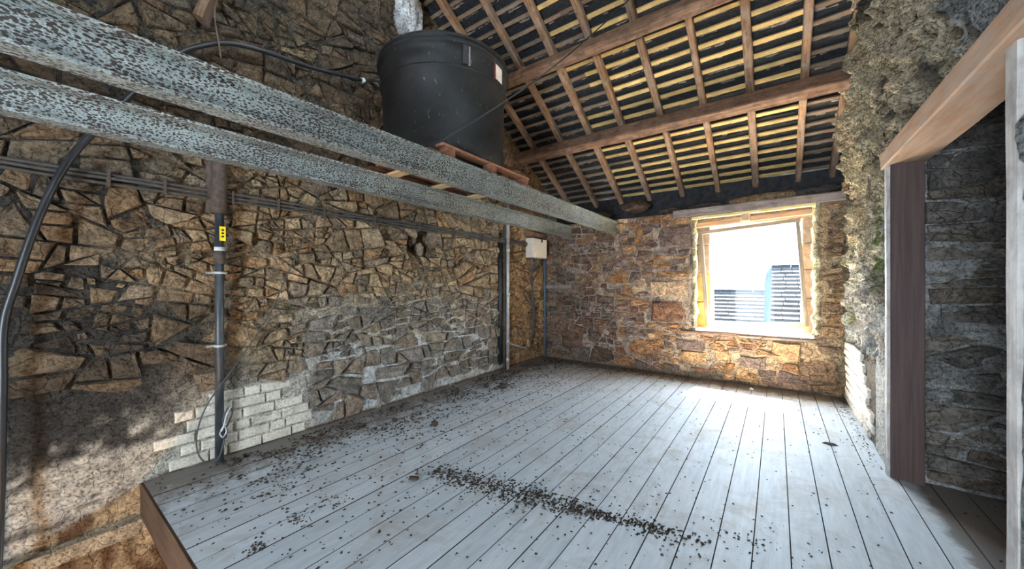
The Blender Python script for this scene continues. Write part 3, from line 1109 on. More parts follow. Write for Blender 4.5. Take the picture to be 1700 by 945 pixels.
RAFTERS = [-3.53, -3.28, -2.77, -2.27, -1.78, -1.27, -.75, -.25, .25, .62]
for i, x in enumerate(RAFTERS):
    if i == 0: continue
    timber('rafter', on_roof(x, Y_TOP, RAF / 2), on_roof(x + random.uniform(-.02, .02), 6.62, RAF / 2), .075 + random.uniform(-.006, .01), RAF, M_RAFTER, ceiling, up=nrm, seg=16, rough=.008)
box('eaves_light_block', (-3.9, 6.50, 2.50), (1.05, 6.54, 2.95), M_SLATE, ceiling)  # added dark strip that stops daylight leaking in at the eaves
# purlins: top face under the rafters
for (y, w, h) in ((4.95, .135, .205), (3.86, .12, .175), (2.55, .12, .175)):
    c0 = on_roof(XL - .25, y, 0) + dn * (w / 2) - nrm * (h / 2)
    # front-bottom arris sits at y
    sh = Vector((0, y, roof_z(y))) - nrm * 0
    p = Vector((0, y, 0)); p.z = 3.46 + SLOPE * (4.95 - y) + (.205 - h) * 1.146
    c = p + dn * (w / 2) + nrm * (h / 2)
    timber('purlin', (XL - .2, c.y, c.z), (XR + .2, c.y, c.z), w, h, M_PURLIN, ceiling, up=nrm, seg=24, rough=.007, cham=.012)

# battens
bat_me, bat_old = [], []
for k in range(3):
    bat_me.append(timber_mesh('batten', 1.0, .048, .026, M_BATTEN, 3, .002, k * 3.3, .003))
    bat_old.append(timber_mesh('batten', 1.0, .042, .026, M_BATTEN_OLD, 3, .005, k * 5.3, .003))
BSP = .158
y = 2.55
rows = []
dyr = BSP * math.cos(math.atan(SLOPE))
while y < 6.6:
    rows.append(y)
    # pieces between rafters: the sound pine ones and the old dark ones near both verges
    for (xa, xb, kind) in ((XL - .1, -2.02 + random.choice((-.25, 0, .25)), 'old'), (None, .25, 'new'), (.25, .75, 'old')):
        if xa is None: xa = last
        last = xb
        m_ = random.choice(bat_me if (kind == 'new' and random.random() > .10) else bat_old)
        p0, p1 = on_roof(xa, y, RAF + .013), on_roof(xb, y + random.uniform(-.006, .006), RAF + .013)
        M = frame_matrix(p0, p1, nrm) @ Matrix.Diagonal(((p1 - p0).length, 1, 1, 1))
        link('batten', m_, ceiling, M)
    y += dyr

# slates lying over the battens: ragged lower edges seen between them
random.seed(5)


def slate_mesh(w, L, seed):
    random.seed(seed)
    n = 6
    v, f = [], []
    for top in (0, 1):
        for k in range(n + 1):
            v.append((-w / 2 + w * k / n, -L / 2, .009 * top))
        for k in range(n + 1):
            v.append((-w / 2 + w * k / n, L / 2 + random.uniform(-.028, .01), .009 * top))
    m = n + 1
    for k in range(n):
        f.append((k, k + m, k + m + 1, k + 1))
        f.append((k + 2 * m, k + 1 + 2 * m, k + m + 1 + 2 * m, k + m + 2 * m))
        f.append((k + m, k + m + 2 * m, k + m + 1 + 2 * m, k + m + 1))
    return mesh('slate', v, f, M_SLATE)


SL = [slate_mesh(w, .30, 300 + i) for i, w in enumerate((.20, .23, .26, .18, .29))]
SLW = (.20, .23, .26, .18, .29)
random.seed(6)
slates = []
for y in rows:
    x = XL - .15 + random.uniform(-.1, .1)
    while x < .75:
        i = random.randrange(5)
        c = on_roof(x + SLW[i] / 2, y + .07, RAF + .052 + random.uniform(-.006, .006))
        tilt = Matrix.Rotation(random.uniform(.055, .10), 4, 'X') @ Matrix.Rotation(random.uniform(-.05, .05), 4, 'Z')
        R = Matrix(((1, 0, 0), tuple(dn), tuple(nrm))).transposed().to_4x4()
        M = Matrix.Translation(c) @ R @ tilt
        Z = -SN * c.x + CS * c.y
        vv = CV - F_PX * (c.z - CAM_Z) / Z; uu = CU + F_PX * (CS * c.x + SN * c.y) / Z
        vis = vv > -25 and 730 < uu < 1420
        slates.append((1 / Z ** 2 if vis else 0, i, M))
        x += SLW[i] + .006
slates.sort(key=lambda q: -q[0])
rest = MB()
for k, (scr, i, M) in enumerate(slates):
    if k < 295: link('slate', SL[i], ceiling, M)
    else: rest.add([M @ vv.co for vv in SL[i].vertices], [tuple(p.vertices) for p in SL[i].polygons])
rest.build('slate_rows', M_SLATE, ceiling, centre=False, kind='stuff')
# crumbs of lime torching left on the slates
tor = MB()
for _ in range(900):
    x, y = random.uniform(XL, .65), random.uniform(2.9, 6.5)
    c = on_roof(x, rows[min(range(len(rows)), key=lambda q: abs(rows[q] - y))] + random.uniform(.03, .055), RAF + random.uniform(.034, .046))
    L, w = random.uniform(.02, .09), random.uniform(.005, .014)
    vs = [c + Vector((sx * L * random.uniform(.5, 1), 0, 0)) + dn * sy * w * random.uniform(.4, 1) - nrm * sz * random.uniform(.004, .012) for sx in (-1, 1) for sy in (-1, 1) for sz in (-1, 1)]
    tor.add(vs, [(0, 1, 3, 2), (4, 6, 7, 5), (0, 4, 5, 1), (2, 3, 7, 6), (0, 2, 6, 4), (1, 5, 7, 3)])
tor.build('lime_torching', M_TORCH, ceiling, centre=False, kind='stuff')


# ------------------------------------------------------------------ lumpy rocks on the wall head
def rock(name, c, r, col, parent=None, seed=0, mat=None, sub=3, amp=.35, **kw):
    import bmesh
    bm = bmesh.new()
    bmesh.ops.create_icosphere(bm, subdivisions=sub, radius=1)
    v, cl = [], []
    for q in bm.verts:
        n = 1 + amp * noise.fractal(q.co * 1.3 + Vector((seed * 3.1, seed, 0)), .9, 2, 4)
        v.append(Vector((q.co.x * r[0], q.co.y * r[1], q.co.z * r[2])) * n)
        g_ = random.uniform(.85, 1.1); cl.append(tuple(k * g_ for k in col))
    f = [tuple(x.index for x in p.verts) for p in bm.faces]
    bm.free()
    return link(name, mesh(name, v, f, mat or M_STONE, cl, smooth=True), parent, Matrix.Translation(c), **kw)


for i, (u, v_, y, r, col) in enumerate([
    (1055, 344, 6.10, (.24, .16, .10), (.17, .105, .07)), (1110, 352, 6.08, (.16, .12, .06), (.15, .11, .08)), (1268, 330, 6.16, (.40, .15, .075), (.40, .27, .15)),
    (1165, 343, 6.14, (.25, .14, .06), (.13, .10, .085)), (1000, 358, 6.10, (.15, .12, .07), (.12, .09, .07)), (1345, 318, 6.16, (.30, .14, .06), (.13, .11, .10)), (955, 362, 6.08, (.2, .1, .09), (.1, .08, .065))]):
    rock('stone', PY(u, v_, y), r, col, wall_back, seed=i + 1)

# ------------------------------------------------------------------ window
win = empty('window_1', (-.3, 6.1, .75), 'crooked timber window in a stone opening looking onto slate roofs', 'window', kind='structure')
zc = WZ0
for side, x0, x1 in (('l', -1.08, -.80), ('r', .27, .47)):
    zc = .70
    for k, hgt in enumerate((.42, .44, .42, .30) if side == 'l' else (.50, .38, .36, .34)):
        m_ = M_JAMBYEL if (side == 'l' and k < 2) else M_JAMBSTONE
        j = random.uniform(-.012, .012)
        box('jamb_stone', (x0 + (0 if side == 'l' else j), 6.15 + random.uniform(-.01, .01), zc), (x1 + (j if side == 'l' else 0), 6.52, zc + hgt - .008), m_, win, bevel=.012)
        zc += hgt
box('stone_lintel', (-1.1, 6.15, 2.25), (.5, 6.52, 2.47), M_JAMBSTONE, win, bevel=.015)
box('stone_sill', (-1.02, 6.15, .62), (.42, 6.60, .735), M_SILL, win, bevel=.012)
s_ = box('inner_sill', (-.97, 5.915, .695), (.385, 6.16, .738), M_SILL, win, bevel=.008)
# sash turned in its opening
ang = math.radians(3.7)
SC = Vector((-.3025, 6.095, 1.495))


def sash(xx, zz):
    return Vector((SC.x + xx * math.cos(ang) - zz * math.sin(ang), SC.y, SC.z + xx * math.sin(ang) + zz * math.cos(ang)))


hw, hh, fw = .575, .70, .05
timber('sash_stile', sash(-hw, -hh), sash(-hw, hh), fw, .05, M_FRAME, win, up=(0, 1, 0), rough=.002, cham=.004)
timber('sash_stile', sash(hw, -hh), sash(hw, hh), .045, .05, M_FRAME, win, up=(0, 1, 0), rough=.002, cham=.004)
timber('sash_rail', sash(-hw - .02, hh), sash(hw + .03, hh), .05, .055, M_FRAME, win, up=(0, 1, 0), rough=.002, cham=.004)
timber('sash_rail', sash(-hw + .03, -hh + .01), sash(hw, -hh + .01), .075, .05, M_YELLOWLIT, win, up=(0, 1, 0), rough=.002, cham=.004)
gm = [sash(-hw, -hh), sash(hw, -hh), sash(hw, hh), sash(-hw, hh)]
th = Vector((0, .004, 0))
MB().add(gm + [p + th for p in gm], [(0, 1, 2, 3), (7, 6, 5, 4), (0, 4, 5, 1), (1, 5, 6, 2), (2, 6, 7, 3), (3, 7, 4, 0)]).build('pane', M_GLASS, win)
# head rail, packing board and the little block hanging from it
timber('head_rail', (-1.02, 5.95, 2.362), (.40, 5.95, 2.395), .05, .042, M_YELLOWLIT, win, rough=.004, cham=.005)
timber('packing_board', (-.98, 6.09, 2.27), (.38, 6.09, 2.33), .09, .08, M_LINTEL, win, rough=.006)
box('hanging_block', (-.40, 5.925, 2.25), (-.29, 5.975, 2.40), M_JAMBSTONE, win, bevel=.02)
timber('timber_lintel', (-1.28, 5.985, 2.448), (.68, 5.985, 2.468), .13, .115, M_GREYWOOD, win, rough=.005)


def lumpy_strip(name, x, z0, z1, w, dpt, y, mat, col, seed):
    v, f, c = [], [], []
    ns, m = 70, 8
    for i in range(ns + 1):
        z = z0 + (z1 - z0) * i / ns
        for k in range(m):
            a = 2 * math.pi * k / m
            n = 1 + .75 * noise.fractal(Vector((math.cos(a) * .7 + seed, math.sin(a) * .7, z * 9)), .8, 2, 4)
            v.append((x + math.cos(a) * w * n, y + math.sin(a) * dpt * n, z)); g_ = random.uniform(.85, 1.1); c.append(tuple(q * g_ for q in col))
    for i in range(ns):
        for k in range(m):
            a, b = i * m + k, i * m + (k + 1) % m
            f.append((a, b, b + m, a + m))
    f += [tuple(range(m - 1, -1, -1)), tuple(range(ns * m, ns * m + m))]
    link(name, mesh(name, v, f, M_MORTAR, c, smooth=True), win)


lumpy_strip('lime_edging', -.985, .74, 2.37, .036, .05, 5.975, None, (.82, .70, .42), 1)
lumpy_strip('lime_edging', .405, .74, 2.43, .040, .05, 5.975, None, (.82, .70, .46), 5)
timber('sill_timber', (-1.16, 5.94, .665), (-.45, 5.94, .672), .07, .05, M_PURLIN, win, rough=.008)
timber('sill_timber', (-.42, 5.945, .662), (.40, 5.945, .668), .05, .035, M_GREYWOOD, win, rough=.008)

# ------------------------------------------------------------------ doorway
door = empty('door_1', (XR, 2.9, 0), 'doorway with planed dark jamb, heavy lintel and whitewashed near post', 'doorway', kind='structure')
timber('door_post', (XR + .075, DY1 - .022, 0), (XR + .075, DY1 - .022, 2.25), .165, .045, M_JAMB, door, up=(0, 1, 0), rough=.001, cham=.003, seg=6)
timber('architrave', (XR - .012, DY1 + .012, 0), (XR - .016, DY1 + .012, 2.27), .022, .065, M_WHITEWOOD, door, up=(0, 1, 0), rough=.002, cham=.003)
timber('door_lintel', (XR + .075, 1.85, 2.30), (XR + .075, 3.86, 2.315), .225, .125, M_LINTEL, door, rough=.004, cham=.008, seg=18)
timber('door_post', (XR + .052, 2.078, 0), (XR + .052, 2.078, 2.24), .10, .105, M_WHITEWOOD, door, up=(1, 0, 0), rough=.005, seg=14)

# ------------------------------------------------------------------ steel beams
def i_beam(name, x, ztop, h, w, y0, y1, label):
    tf, tw = .016, .010
    b = h
    sec = [(-w/2, 0), (w/2, 0), (w/2, tf), (tw/2, tf + .006), (tw/2, b - tf - .006), (w/2, b - tf), (w/2, b), (-w/2, b), (-w/2, b - tf), (-tw/2, b - tf - .006), (-tw/2, tf + .006), (-w/2, tf)]
    L = y1 - y0
    # local X along the beam
    v = [(-L/2, -p, z) for p, z in sec] + [(L/2, -p, z) for p, z in sec]
    n = len(sec)
    f = [(i, (i + 1) % n, (i + 1) % n + n, i + n) for i in range(n)] + [tuple(range(n - 1, -1, -1)), tuple(range(n, 2 * n))]
    me = mesh(name, v, [q[::-1] for q in f], M_STEEL)
    M = Matrix.Translation((x, (y0 + y1) / 2, ztop - h)) @ Matrix.Rotation(math.pi / 2, 4, 'Z')
    return link(name, me, None, M, label, 'beam', 'pitted steel beams under the tank')


i_beam('steel_beam', -2.17, 2.415, .195, .11, -3.05, 6.0, 'pitted galvanised steel beam, the upper nearer one in front of the tank')
i_beam('steel_beam', -3.0, 2.415, .195, .11, -3.05, 6.0, 'pitted galvanised steel beam, the lower farther one beside the stone wall')

# ------------------------------------------------------------------ pallet and tank
pal = empty('pallet', (-2.78, 2.65, 2.416), 'reddish timber pallet bridging the steel beams under the black tank', 'pallet')
for x in (-3.40, -2.80, -2.21):
    for y in (2.11, 2.66, 3.21):
        box('block', (x - .045, y - .05, 2.438), (x + .045, y + .05, 2.518), M_PALLET, pal, bevel=.003)
for y in (2.11, 2.66, 3.21):
    timber('bearer', (-3.45, y, 2.427), (-2.16, y, 2.427), .11, .021, M_LATH, pal, rough=.001, cham=.003, seg=6)
for k in range(8):
    x = -3.40 + k * (1.18 / 7)
    timber('deck_board', (x, 2.03, 2.530), (x, 3.29, 2.530), .10, .022, M_PALLET, pal, rough=.0012, cham=.003, seg=8)


def lathe(prof, seg=64):
    v, f = [], []
    for r, z in prof:
        for k in range(seg):
            a = 2 * math.pi * k / seg
            v.append((r * math.cos(a), r * math.sin(a), z))
    for i in range(len(prof) - 1):
        for k in range(seg):
            a, b = i * seg + k, i * seg + (k + 1) % seg
            f.append((a, b, b + seg, a + seg))
    f.append(tuple(range(seg - 1, -1, -1)))
    n = (len(prof) - 1) * seg
    f.append(tuple(range(n, n + seg)))
    return v, f


TC = Vector((-2.765, 2.605, 2.543))
tank = empty('water_tank', TC, 'large black plastic water tank on a pallet up by the roof', 'tank')
v, f = lathe([(.585, 0), (.60, .02), (.606, .14), (.594, .15), (.607, .45), (.612, .73), (.63, .74), (.63, .76), (.618, .77)])
link('body', mesh('body', v, f, M_TANK, smooth=True), tank, Matrix.Translation(TC))
v, f = lathe([(.615, .76), (.626, .77), (.632, .87), (.636, .935), (.656, .938), (.658, .965), (.640, .97), (.640, .99), (.656, .993), (.650, 1.02), (.55, 1.04), (.2, 1.065), (.01, 1.065)])
link('lid', mesh('lid', v, f, M_TANK, smooth=True), tank, Matrix.Translation(TC))
tank.children[0].data.polygons.foreach_set('use_smooth', [True] * len(tank.children[0].data.polygons))


def on_tank(u, z, r):
    """angle on the tank that shows at image column u"""
    best = None
    for k in range(720):
        a = 2 * math.pi * k / 720
        p = TC + Vector((r * math.cos(a), r * math.sin(a), z))
        if (p.xy - TC.xy).dot(-TC.xy) < 0.05: continue
        Z = -SN * p.x + CS * p.y
        uu = CU + F_PX * (CS * p.x + SN * p.y) / Z
        if best is None or abs(uu - u) < best[0]: best = (abs(uu - u), a)
    return best[1]


def curved_plate(name, a0, a1, z0, z1, r, th, mat, parent):
    v, f = [], []
    n = 8
    for i in range(n + 1):
        a = a0 + (a1 - a0) * i / n
        for rr, z in ((r, z0), (r + th, z0), (r + th, z1), (r, z1)):
            v.append(TC + Vector((rr * math.cos(a), rr * math.sin(a), z)))
    for i in range(n):
        for k in range(4):
            a, b = i * 4 + k, i * 4 + (k + 1) % 4
            f.append((a, b, b + 4, a + 4))
    f += [(3, 2, 1, 0), (n * 4, n * 4 + 1, n * 4 + 2, n * 4 + 3)]
    return MB().add(v, f).build(name, mat, parent)


aL = on_tank(822, .78, .63)
lab = curved_plate('sticker', aL, aL + .20, .785, .92, .633, .004, M_PAPER, tank)
curved_plate('sticker_stripe', aL - .012, aL + .012, .785, .92, .634, .004, M_RED, lab)
aC = on_tank(772, .78, .63)
curved_plate('clamp', aC - .035, aC + .035, .77, .97, .632, .02, M_TANK, tank)
curved_plate('clamp', aC + .05, aC + .075, .77, .96, .632, .012, M_TORCH, tank)

# ------------------------------------------------------------------ pipes and cables on the gable wall
XP = XL + .085
hose_pts = [PX(-8, 990, XP + .03), PX(-2, 880, XP + .03), PX(1, 780, XP + .03), PX(4, 640, XP + .03), PX(6, 540, XP + .03), PX(26, 470, XP + .04), PX(55, 385, XP + .05), PX(88, 310, XP + .05), PX(125, 252, XP + .06),
            PX(172, 205, XP + .06), PX(225, 150, XP + .05), PX(290, 93, XP + .04), PX(335, 76, XP + .03), PX(380, 72, XP + .02), PX(440, 86, XP + .02), PX(520, 113, XP + .02), PX(600, 133, XP + .02)]
hose = tube('water_hose', hose_pts, .019, M_HOSE, n=10, label='thick black hose looping up the wall and across to the tank', cat='hose')
tube('union', [PX(600, 133, XP + .02), PX(606, 134, XP + .02)], .026, M_TAPE, hose, straight=True)
pu = PX(606, 134, XP + .02)
pt = TC.xy + (pu.xy - TC.xy).normalized() * .60
tube('spigot', [pu, (pt.x, pt.y, pu.z)], .014, M_HOSE, hose, straight=True)
tube('clip', [PX(2, 543, XP + .045), PX(12, 540, XP - .03)], .014, M_RUSTPIPE, hose, straight=True)

# broken timber and its rope high on the gable
bt = timber('broken_timber', PX(334, 34, XP), PX(362, -45, XP + .05), .10, .06, M_RAFTER, seg=12, rough=.02, label='splintered timber end hanging high on the gable above the hose', cat='timber')
tube('hanging_rope', [PX(356, 12, XP + .045), PX(358, 40, XP + .05), PX(363, 70, XP + .05), PX(367, 96, XP + .05)], .006, M_ROPE, label='frayed rope tied round the hose below the broken timber', cat='rope', sides=6)

# stand pipe by the brick patch
sp = empty('stand_pipe', (XP, .93, 0), 'tall grey standpipe with yellow tag rising from the floor beside the white bricks', 'pipe')
PYY = .93
tube('pipe', [(XP, PYY, .0), (XP, PYY, 1.97)], .029, M_PIPE, sp, sides=14, straight=True)
tube('sleeve', [(XP - .012, PYY, 1.945), (XP - .012, PYY + .01, 2.60)], .050, M_RUSTPIPE, sp, sides=14, straight=True)
tube('sleeve', [(XP - .04, PYY - .045, 1.945), (XP - .04, PYY - .045, 2.60)], .030, M_RUSTPIPE, sp, sides=12, straight=True)
tube('coupling', [(XP, PYY, 1.55), (XP, PYY, 1.65)], .037, M_RUSTPIPE, sp, sides=14, straight=True)
tube('tape', [(XP, PYY, 1.62), (XP, PYY, 1.68)], .034, M_TAPE, sp, sides=14, straight=True)
for z in (1.47, .90):
    b = tube('bracket', [(XP, PYY, z), (XP, PYY, z + .018)], .036, M_GALV, sp, sides=14, straight=True)
    box('lug', (XP - .06, PYY - .07, z), (XP - .02, PYY + .055, z + .016), M_GALV, b)
tg = box('tag', (XP + .028, PYY - .008, 1.73), (XP + .034, PYY + .030, 1.84), M_YELLOW, sp)
for k, z in enumerate((1.755, 1.78, 1.805)):
    box('print', (XP + .0335, PYY + .004, z), (XP + .035, PYY + .020, z + .014), M_BLACK, tg)

# bundled cables clipped along the wall
for (dz, dx, y1, lab) in ((.028, 0, 5.28, 'topmost of the three dark cables clipped along the stone wall'), (.0, .004, 5.30, 'middle one of the three dark cables clipped along the stone wall'), (-.028, 0, 5.26, 'lowest of the three dark cables clipped along the stone wall')):
    pts = []
    y = -.4
    while y < y1:
        pts.append((XL + .062 + dx + .004 * math.sin(y * 5 + dz * 90), y, 2.085 + dz + .010 * fbm(y * 1.5, dz * 30, 2)))
        y += .28
    pts.append((XL + .062, y1, 2.075 + dz))
    cb = tube('wall_cable', pts, .011, M_TRUNK, sides=8, n=4, label=lab, cat='cable', group='cables clipped along the wall')
    if dz == 0:
        for y in (.35, .62, 1.02, 1.35, 1.75, 2.3, 2.9, 3.5, 4.1):
            box('clip', (XL + .02, y - .008, 2.03), (XL + .082, y + .008, 2.135), M_RUSTPIPE, cb)

# galvanised riser pair further along
rp = empty('riser_pipe', (XL + .07, 4.68, 0), 'pair of galvanised riser pipes beside the electrical box', 'pipe')
tube('pipe', [(XL + .075, 4.70, 0), (XL + .075, 4.70, 2.75)], .030, M_GALV, rp, sides=12, straight=True)
tube('pipe', [(XL + .06, 4.63, 0), (XL + .06, 4.63, 2.30)], .022, M_RUSTPIPE, rp, sides=10, straight=True)
tube('pipe', [(XL + .03, 4.55, .1), (XL + .03, 4.55, 2.2)], .035, M_BLACK, rp, sides=10, straight=True)
for z in (.12, .42, 1.2, 1.9):
    tube('coupling', [(XL + .075, 4.70, z), (XL + .075, 4.70, z + .06)], .037, M_GALV, rp, sides=12, straight=True)
tube('branch', [(XL + .075, 4.72, .42), (XL + .10, 5.00, .33), (XL + .09, 5.22, .27)], .016, M_GALV, rp, sides=8)
tube('corner_pipe', [(XL + .06, YB - .065, 0), (XL + .06, YB - .065, 2.3)], .022, M_BLUEPIPE, sides=10, straight=True, label='slim blue-grey pipe standing in the far left corner', cat='pipe')

# electrical box with its cables
eb = empty('electrical_box', (XL + .02, 5.53, 1.85), 'cream electrical box on the wall near the far left corner', 'electrical box')
box('body', (XL + .02, 5.30, 1.85), (XL + .165, 5.76, 2.19), M_BOX, eb, bevel=.008)
dr_ = box('door', (XL + .165, 5.305, 1.855), (XL + .185, 5.755, 2.185), M_BOX, eb, bevel=.005)
box('latch', (XL + .184, 5.56, 2.13), (XL + .190, 5.60, 2.18), M_BLACK, dr_)
for k, (y, dy) in enumerate(((5.36, .03), (5.44, .0), (5.53, -.03), (5.62, -.09))):
    tube('box_cable', [(XL + .08, y, 1.85), (XL + .075, y + .01, 1.72), (XL + .07, 5.42 + dy * .4, 1.5), (XL + .068, 5.43 + k * .012, 1.2), (XL + .068, 5.47 + k * .016, .9), (XL + .065, 5.45 + k * .014, .55), (XL + .07, 5.36 + k * .02, .25 + .05 * k)],
         .012, M_CABLE, sides=7, label=['leftmost', 'second', 'third', 'rightmost'][k] + ' of the four black cables dropping from the electrical box', cat='cable', group='cables below the electrical box')
# short timber let into the far wall
timber('wall_timber', (XL + .08, YB - .02, 1.33), (-2.98, YB - .03, 1.335), .08, .07, M_GREYWOOD, rough=.008, label='short grey timber let into the far wall beside the corner pipe', cat='timber')
timber('bond_timber', (XL + .05, 5.25, 2.27), (XL + .05, 5.85, 2.27), .08, .10, M_PURLIN, rough=.008, label='short brown bond timber in the wall above the electrical box', cat='timber')

# overhead wire
p0, p1 = PY(1052, -8, 3.80), Vector((-2.17, 2.03, 2.56))
pts = []
for k in range(13):
    t = k / 12
    q = p0.lerp(p1, t); q.z -= .10 * math.sin(math.pi * t); pts.append(q)
tube('overhead_wire', pts, .0065, M_BLACK, sides=6, n=3, label='thin black wire slung from the roof down to the pallet', cat='wire')
# wire dropping down the gable and coiled at the standpipe foot
xw = XL + .12
pts = [PX(560, 265, xw), PX(528, 325, xw), PX(508, 388, xw), PX(480, 450, xw), PX(448, 520, xw), PX(410, 580, xw + .03), PX(372, 632, xw + .05), PX(344, 672, xw + .06), PX(328, 715, xw + .06),
       PX(328, 750, xw + .06), PX(342, 768, xw + .08), PX(362, 762, xw + .09), PX(373, 725, xw + .07), PX(370, 696, xw + .05), PX(380, 678, xw + .06), PX(386, 684, xw + .07), PX(378, 705, xw + .07), PX(366, 722, xw + .08), PX(374, 728, xw + .08), PX(377, 712, xw + .08)]
tube('trailing_wire', pts, .0055, M_CABLE, sides=6, n=8, label='thin grey wire trailing down the gable and looped around the standpipe foot', cat='wire')
tube('wire_knot', [PX(366, 716, xw + .09), PX(372, 708, xw + .1), PX(376, 716, xw + .1), PX(370, 726, xw + .1), PX(365, 720, xw + .09), PX(370, 712, xw + .1), PX(376, 690, xw + .09), PX(383, 676, xw + .09)], .0055, M_GALV, sides=6, n=8,
     label='pale knotted wire end on the standpipe near the floor', cat='wire')

# ------------------------------------------------------------------ droppings and rubbish on the floor
random.seed(11)
deb = MB()


def flake(x, y, r):
    z0 = .001
    n = 5
    a0 = random.random() * 6.28
    e = random.uniform(.3, 1)
    ca, sa = math.cos(a0), math.sin(a0)
    base = []
    for k in range(n):
        a = 6.283 * k / n + random.uniform(-.3, .3)
        px, py = r * math.cos(a) * random.uniform(.7, 1.1), r * e * math.sin(a) * random.uniform(.7, 1.1)
        base.append((x + px * ca - py * sa, y + px * sa + py * ca, z0))
    top = (x + random.uniform(-.3, .3) * r, y + random.uniform(-.3, .3) * r, z0 + r * random.uniform(.35, .8))
    deb.add(base + [top], [(k, (k + 1) % n, n) for k in range(n)])


def ok(x, y):
    return XL + .06 < x < XR - .03 and EDGE_Y + .03 < y < YB - .05


A, B = Vector((-2.07, 1.82)), Vector((-.30, 2.20))
for _ in range(1500):
    t = random.betavariate(1.25, 1.7)
    w = .035 + .05 * math.sin(math.pi * min(1, t * 1.3 + .1))
    p = A.lerp(B, t)
    x, y = p.x + random.gauss(0, .05), p.y + random.gauss(0, w * .8)
    if ok(x, y): flake(x, y, random.uniform(.004, .0135))
for _ in range(260):
    p = A.lerp(B, random.uniform(-.1, 1.25))
    x, y = p.x + random.gauss(0, .15), p.y + random.gauss(0, .17)
    if ok(x, y): flake(x, y, random.uniform(.004, .011))
for _ in range(4600):                                   # drift along the gable wall
    y = random.uniform(.9, 5.9); x = XL + .08 + abs(random.gauss(0, .36))
    if ok(x, y) and fbm(x * 2.6, y * 2.6, 70) > -.08: flake(x, y, random.uniform(.004, .017))
for _ in range(900):                                    # drift along the far wall
    x = random.uniform(XL, -1.0); y = YB - .06 - abs(random.gauss(0, .25))
    if ok(x, y): flake(x, y, random.uniform(.004, .014))
for _ in range(4200):
    x, y = random.uniform(XL, XR), random.uniform(EDGE_Y, YB)
    if ok(x, y) and random.random() < .22 + .78 * ss(.0, -2.6, x + .8 * fbm(x * 1.2, y * 1.2, 77)): flake(x, y, random.uniform(.003, .011) * (1 + .5 * ss(-1, -3, x)))
for cx, cy, n, sg in [(*PZ(495, 862, 0).xy, 60, .05), (*PZ(430, 908, 0).xy, 40, .03), (*PZ(555, 832, 0).xy, 40, .05), (*PZ(1090, 885, 0).xy, 40, .05), (*PZ(470, 800, 0).xy, 70, .12), (*PZ(1245, 897, 0).xy, 30, .06), (*PZ(640, 720, 0).xy, 90, .2)]:
    for _ in range(n):
        x, y = random.gauss(cx, sg), random.gauss(cy, sg * .7)
        if ok(x, y): flake(x, y, random.uniform(.004, .012))
for _ in range(240):                                    # dirt in the passage and at the right wall foot
    x, y = random.uniform(.82, 1.7), random.uniform(1.8, 3.7); flake(x, y, random.uniform(.003, .010))
    y = random.uniform(3.8, 5.9); x = XR - .02 - abs(random.gauss(0, .05))
    if ok(x, y): flake(x, y, random.uniform(.003, .010))
deb.build('scattered_droppings', M_DEBRIS, centre=False, kind='stuff', label='dark bird droppings and grit scattered over the floorboards', cat='droppings')

for i, (u, v_, r, lab) in enumerate([
    (835, 645, (.06, .045, .035), 'largest dark earth clod on the floor near the riser pipes'),
    (808, 643, (.035, .03, .03), 'small dark clod just left of the largest clod near the risers'),
    (722, 707, (.035, .03, .028), 'dark clod alone on the boards in the middle distance'),
    (655, 700, (.03, .025, .02), 'small dark clod near the gable wall litter'),
    (598, 708, (.035, .025, .02), 'dark crumb in the litter at the gable wall foot'),
    (385, 772, (.035, .03, .028), 'dark lump of rubbish beside the standpipe foot'),
    (1248, 648, (.022, .02, .018), 'pale pebble lying in the sunlit patch under the window')]):
    p = PZ(u, v_, 0); p.z = r[2] * .8
    rock('earth_clod' if i < 6 else 'pebble', p, r, (.5, .4, .3), None, seed=20 + i, mat=M_CLOD if i < 6 else M_SILL, sub=2, amp=.5, label=lab, cat='clod' if i < 6 else 'pebble')
p = PZ(687, 797, 0)
wc = timber('wood_chip', p + Vector((-.03, -.012, .012)), p + Vector((.03, .012, .014)), .03, .02, M_FASCIA, seg=4, rough=.003, cham=.003, label='small dark wood chip left of the band of droppings', cat='wood chip')
p = PZ(1378, 738, 0)
MB().add([p + Vector(q) for q in ((-.06, -.01, .002), (.0, -.028, .008), (.06, -.006, .003), (.03, .02, .010), (-.03, .022, .008), (0, 0, .016))],
         [(0, 1, 5), (1, 2, 5), (2, 3, 5), (3, 4, 5), (4, 0, 5), (4, 3, 2, 1, 0)]).build('dead_leaf', M_CLOD, label='curled dark dead leaf on the boards near the right wall', cat='leaf')

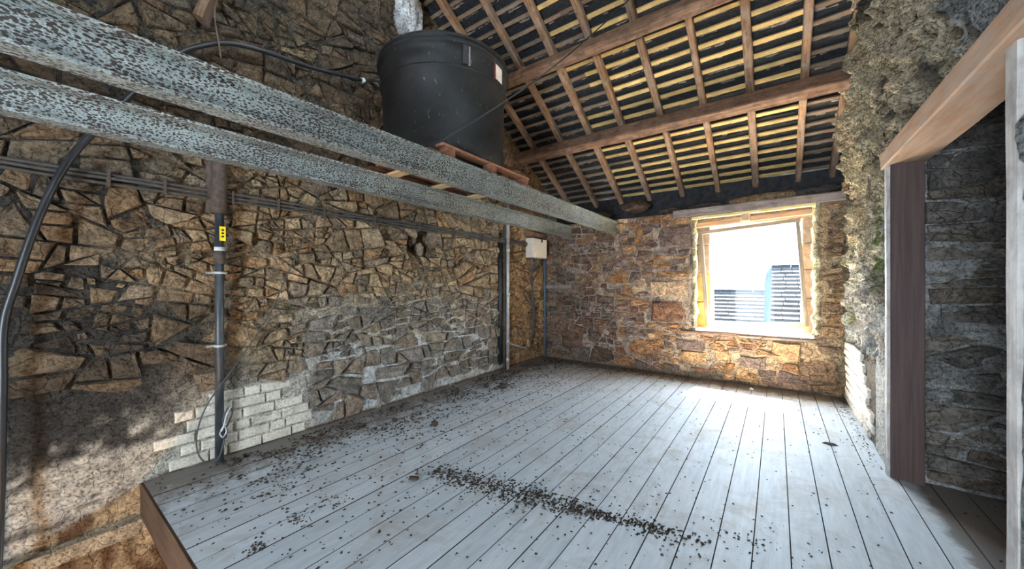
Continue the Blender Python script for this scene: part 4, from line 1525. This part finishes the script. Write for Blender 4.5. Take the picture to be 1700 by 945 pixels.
# ------------------------------------------------------------------ neighbouring roofs outside
def slate_roof(name, x0, x1, y_r, z_r, y_e, slope, label):
    root = empty(name, ((x0 + x1) / 2, y_e, -3), label, 'building', 'neighbouring slate roofs')
    n = int((y_r - y_e) / .17)
    m = MB()
    for k in range(n):
        ya, yb = y_r - (k + 1) * (y_r - y_e) / n, y_r - k * (y_r - y_e) / n
        za, zb = z_r - (y_r - ya) * slope, z_r - (y_r - yb) * slope
        xx = x0
        while xx < x1:
            w = random.uniform(.22, .34); xe = min(x1, xx + w); j = random.uniform(.0, .012)
            m.add([(xx, ya, za + .055 + j), (xe - .012, ya, za + .055 + j), (xe - .012, yb, zb + .012), (xx, yb, zb + .012), (xx, ya, za), (xe - .012, ya, za)],
                  [(0, 1, 2, 3), (4, 5, 1, 0)])
            xx = xe
    m.build('slate_courses', M_OUTSLATE, root, centre=False, kind='stuff')
    ze = z_r - (y_r - y_e) * slope
    MB().add([(x0, y_e, ze - .02), (x1, y_e, ze - .02), (x1, y_r, z_r - .02), (x0, y_r, z_r - .02), (x0, y_e, -4), (x1, y_e, -4), (x1, 2 * y_r - y_e, -4), (x0, 2 * y_r - y_e, -4), (x0, 2 * y_r - y_e, ze - .02), (x1, 2 * y_r - y_e, ze - .02)],
             [(0, 1, 2, 3), (0, 4, 5, 1), (0, 3, 8, 7, 4), (1, 5, 6, 9, 2), (3, 2, 9, 8), (8, 9, 6, 7)]).build('walls', M_OUTWALL, root, centre=False)
    xx = x0
    while xx < x1:
        box('ridge_tile', (xx, y_r - .09, z_r - .02), (min(x1, xx + .44), y_r + .09, z_r + .07), M_OUTRIDGE, root)
        xx += .45
    return root


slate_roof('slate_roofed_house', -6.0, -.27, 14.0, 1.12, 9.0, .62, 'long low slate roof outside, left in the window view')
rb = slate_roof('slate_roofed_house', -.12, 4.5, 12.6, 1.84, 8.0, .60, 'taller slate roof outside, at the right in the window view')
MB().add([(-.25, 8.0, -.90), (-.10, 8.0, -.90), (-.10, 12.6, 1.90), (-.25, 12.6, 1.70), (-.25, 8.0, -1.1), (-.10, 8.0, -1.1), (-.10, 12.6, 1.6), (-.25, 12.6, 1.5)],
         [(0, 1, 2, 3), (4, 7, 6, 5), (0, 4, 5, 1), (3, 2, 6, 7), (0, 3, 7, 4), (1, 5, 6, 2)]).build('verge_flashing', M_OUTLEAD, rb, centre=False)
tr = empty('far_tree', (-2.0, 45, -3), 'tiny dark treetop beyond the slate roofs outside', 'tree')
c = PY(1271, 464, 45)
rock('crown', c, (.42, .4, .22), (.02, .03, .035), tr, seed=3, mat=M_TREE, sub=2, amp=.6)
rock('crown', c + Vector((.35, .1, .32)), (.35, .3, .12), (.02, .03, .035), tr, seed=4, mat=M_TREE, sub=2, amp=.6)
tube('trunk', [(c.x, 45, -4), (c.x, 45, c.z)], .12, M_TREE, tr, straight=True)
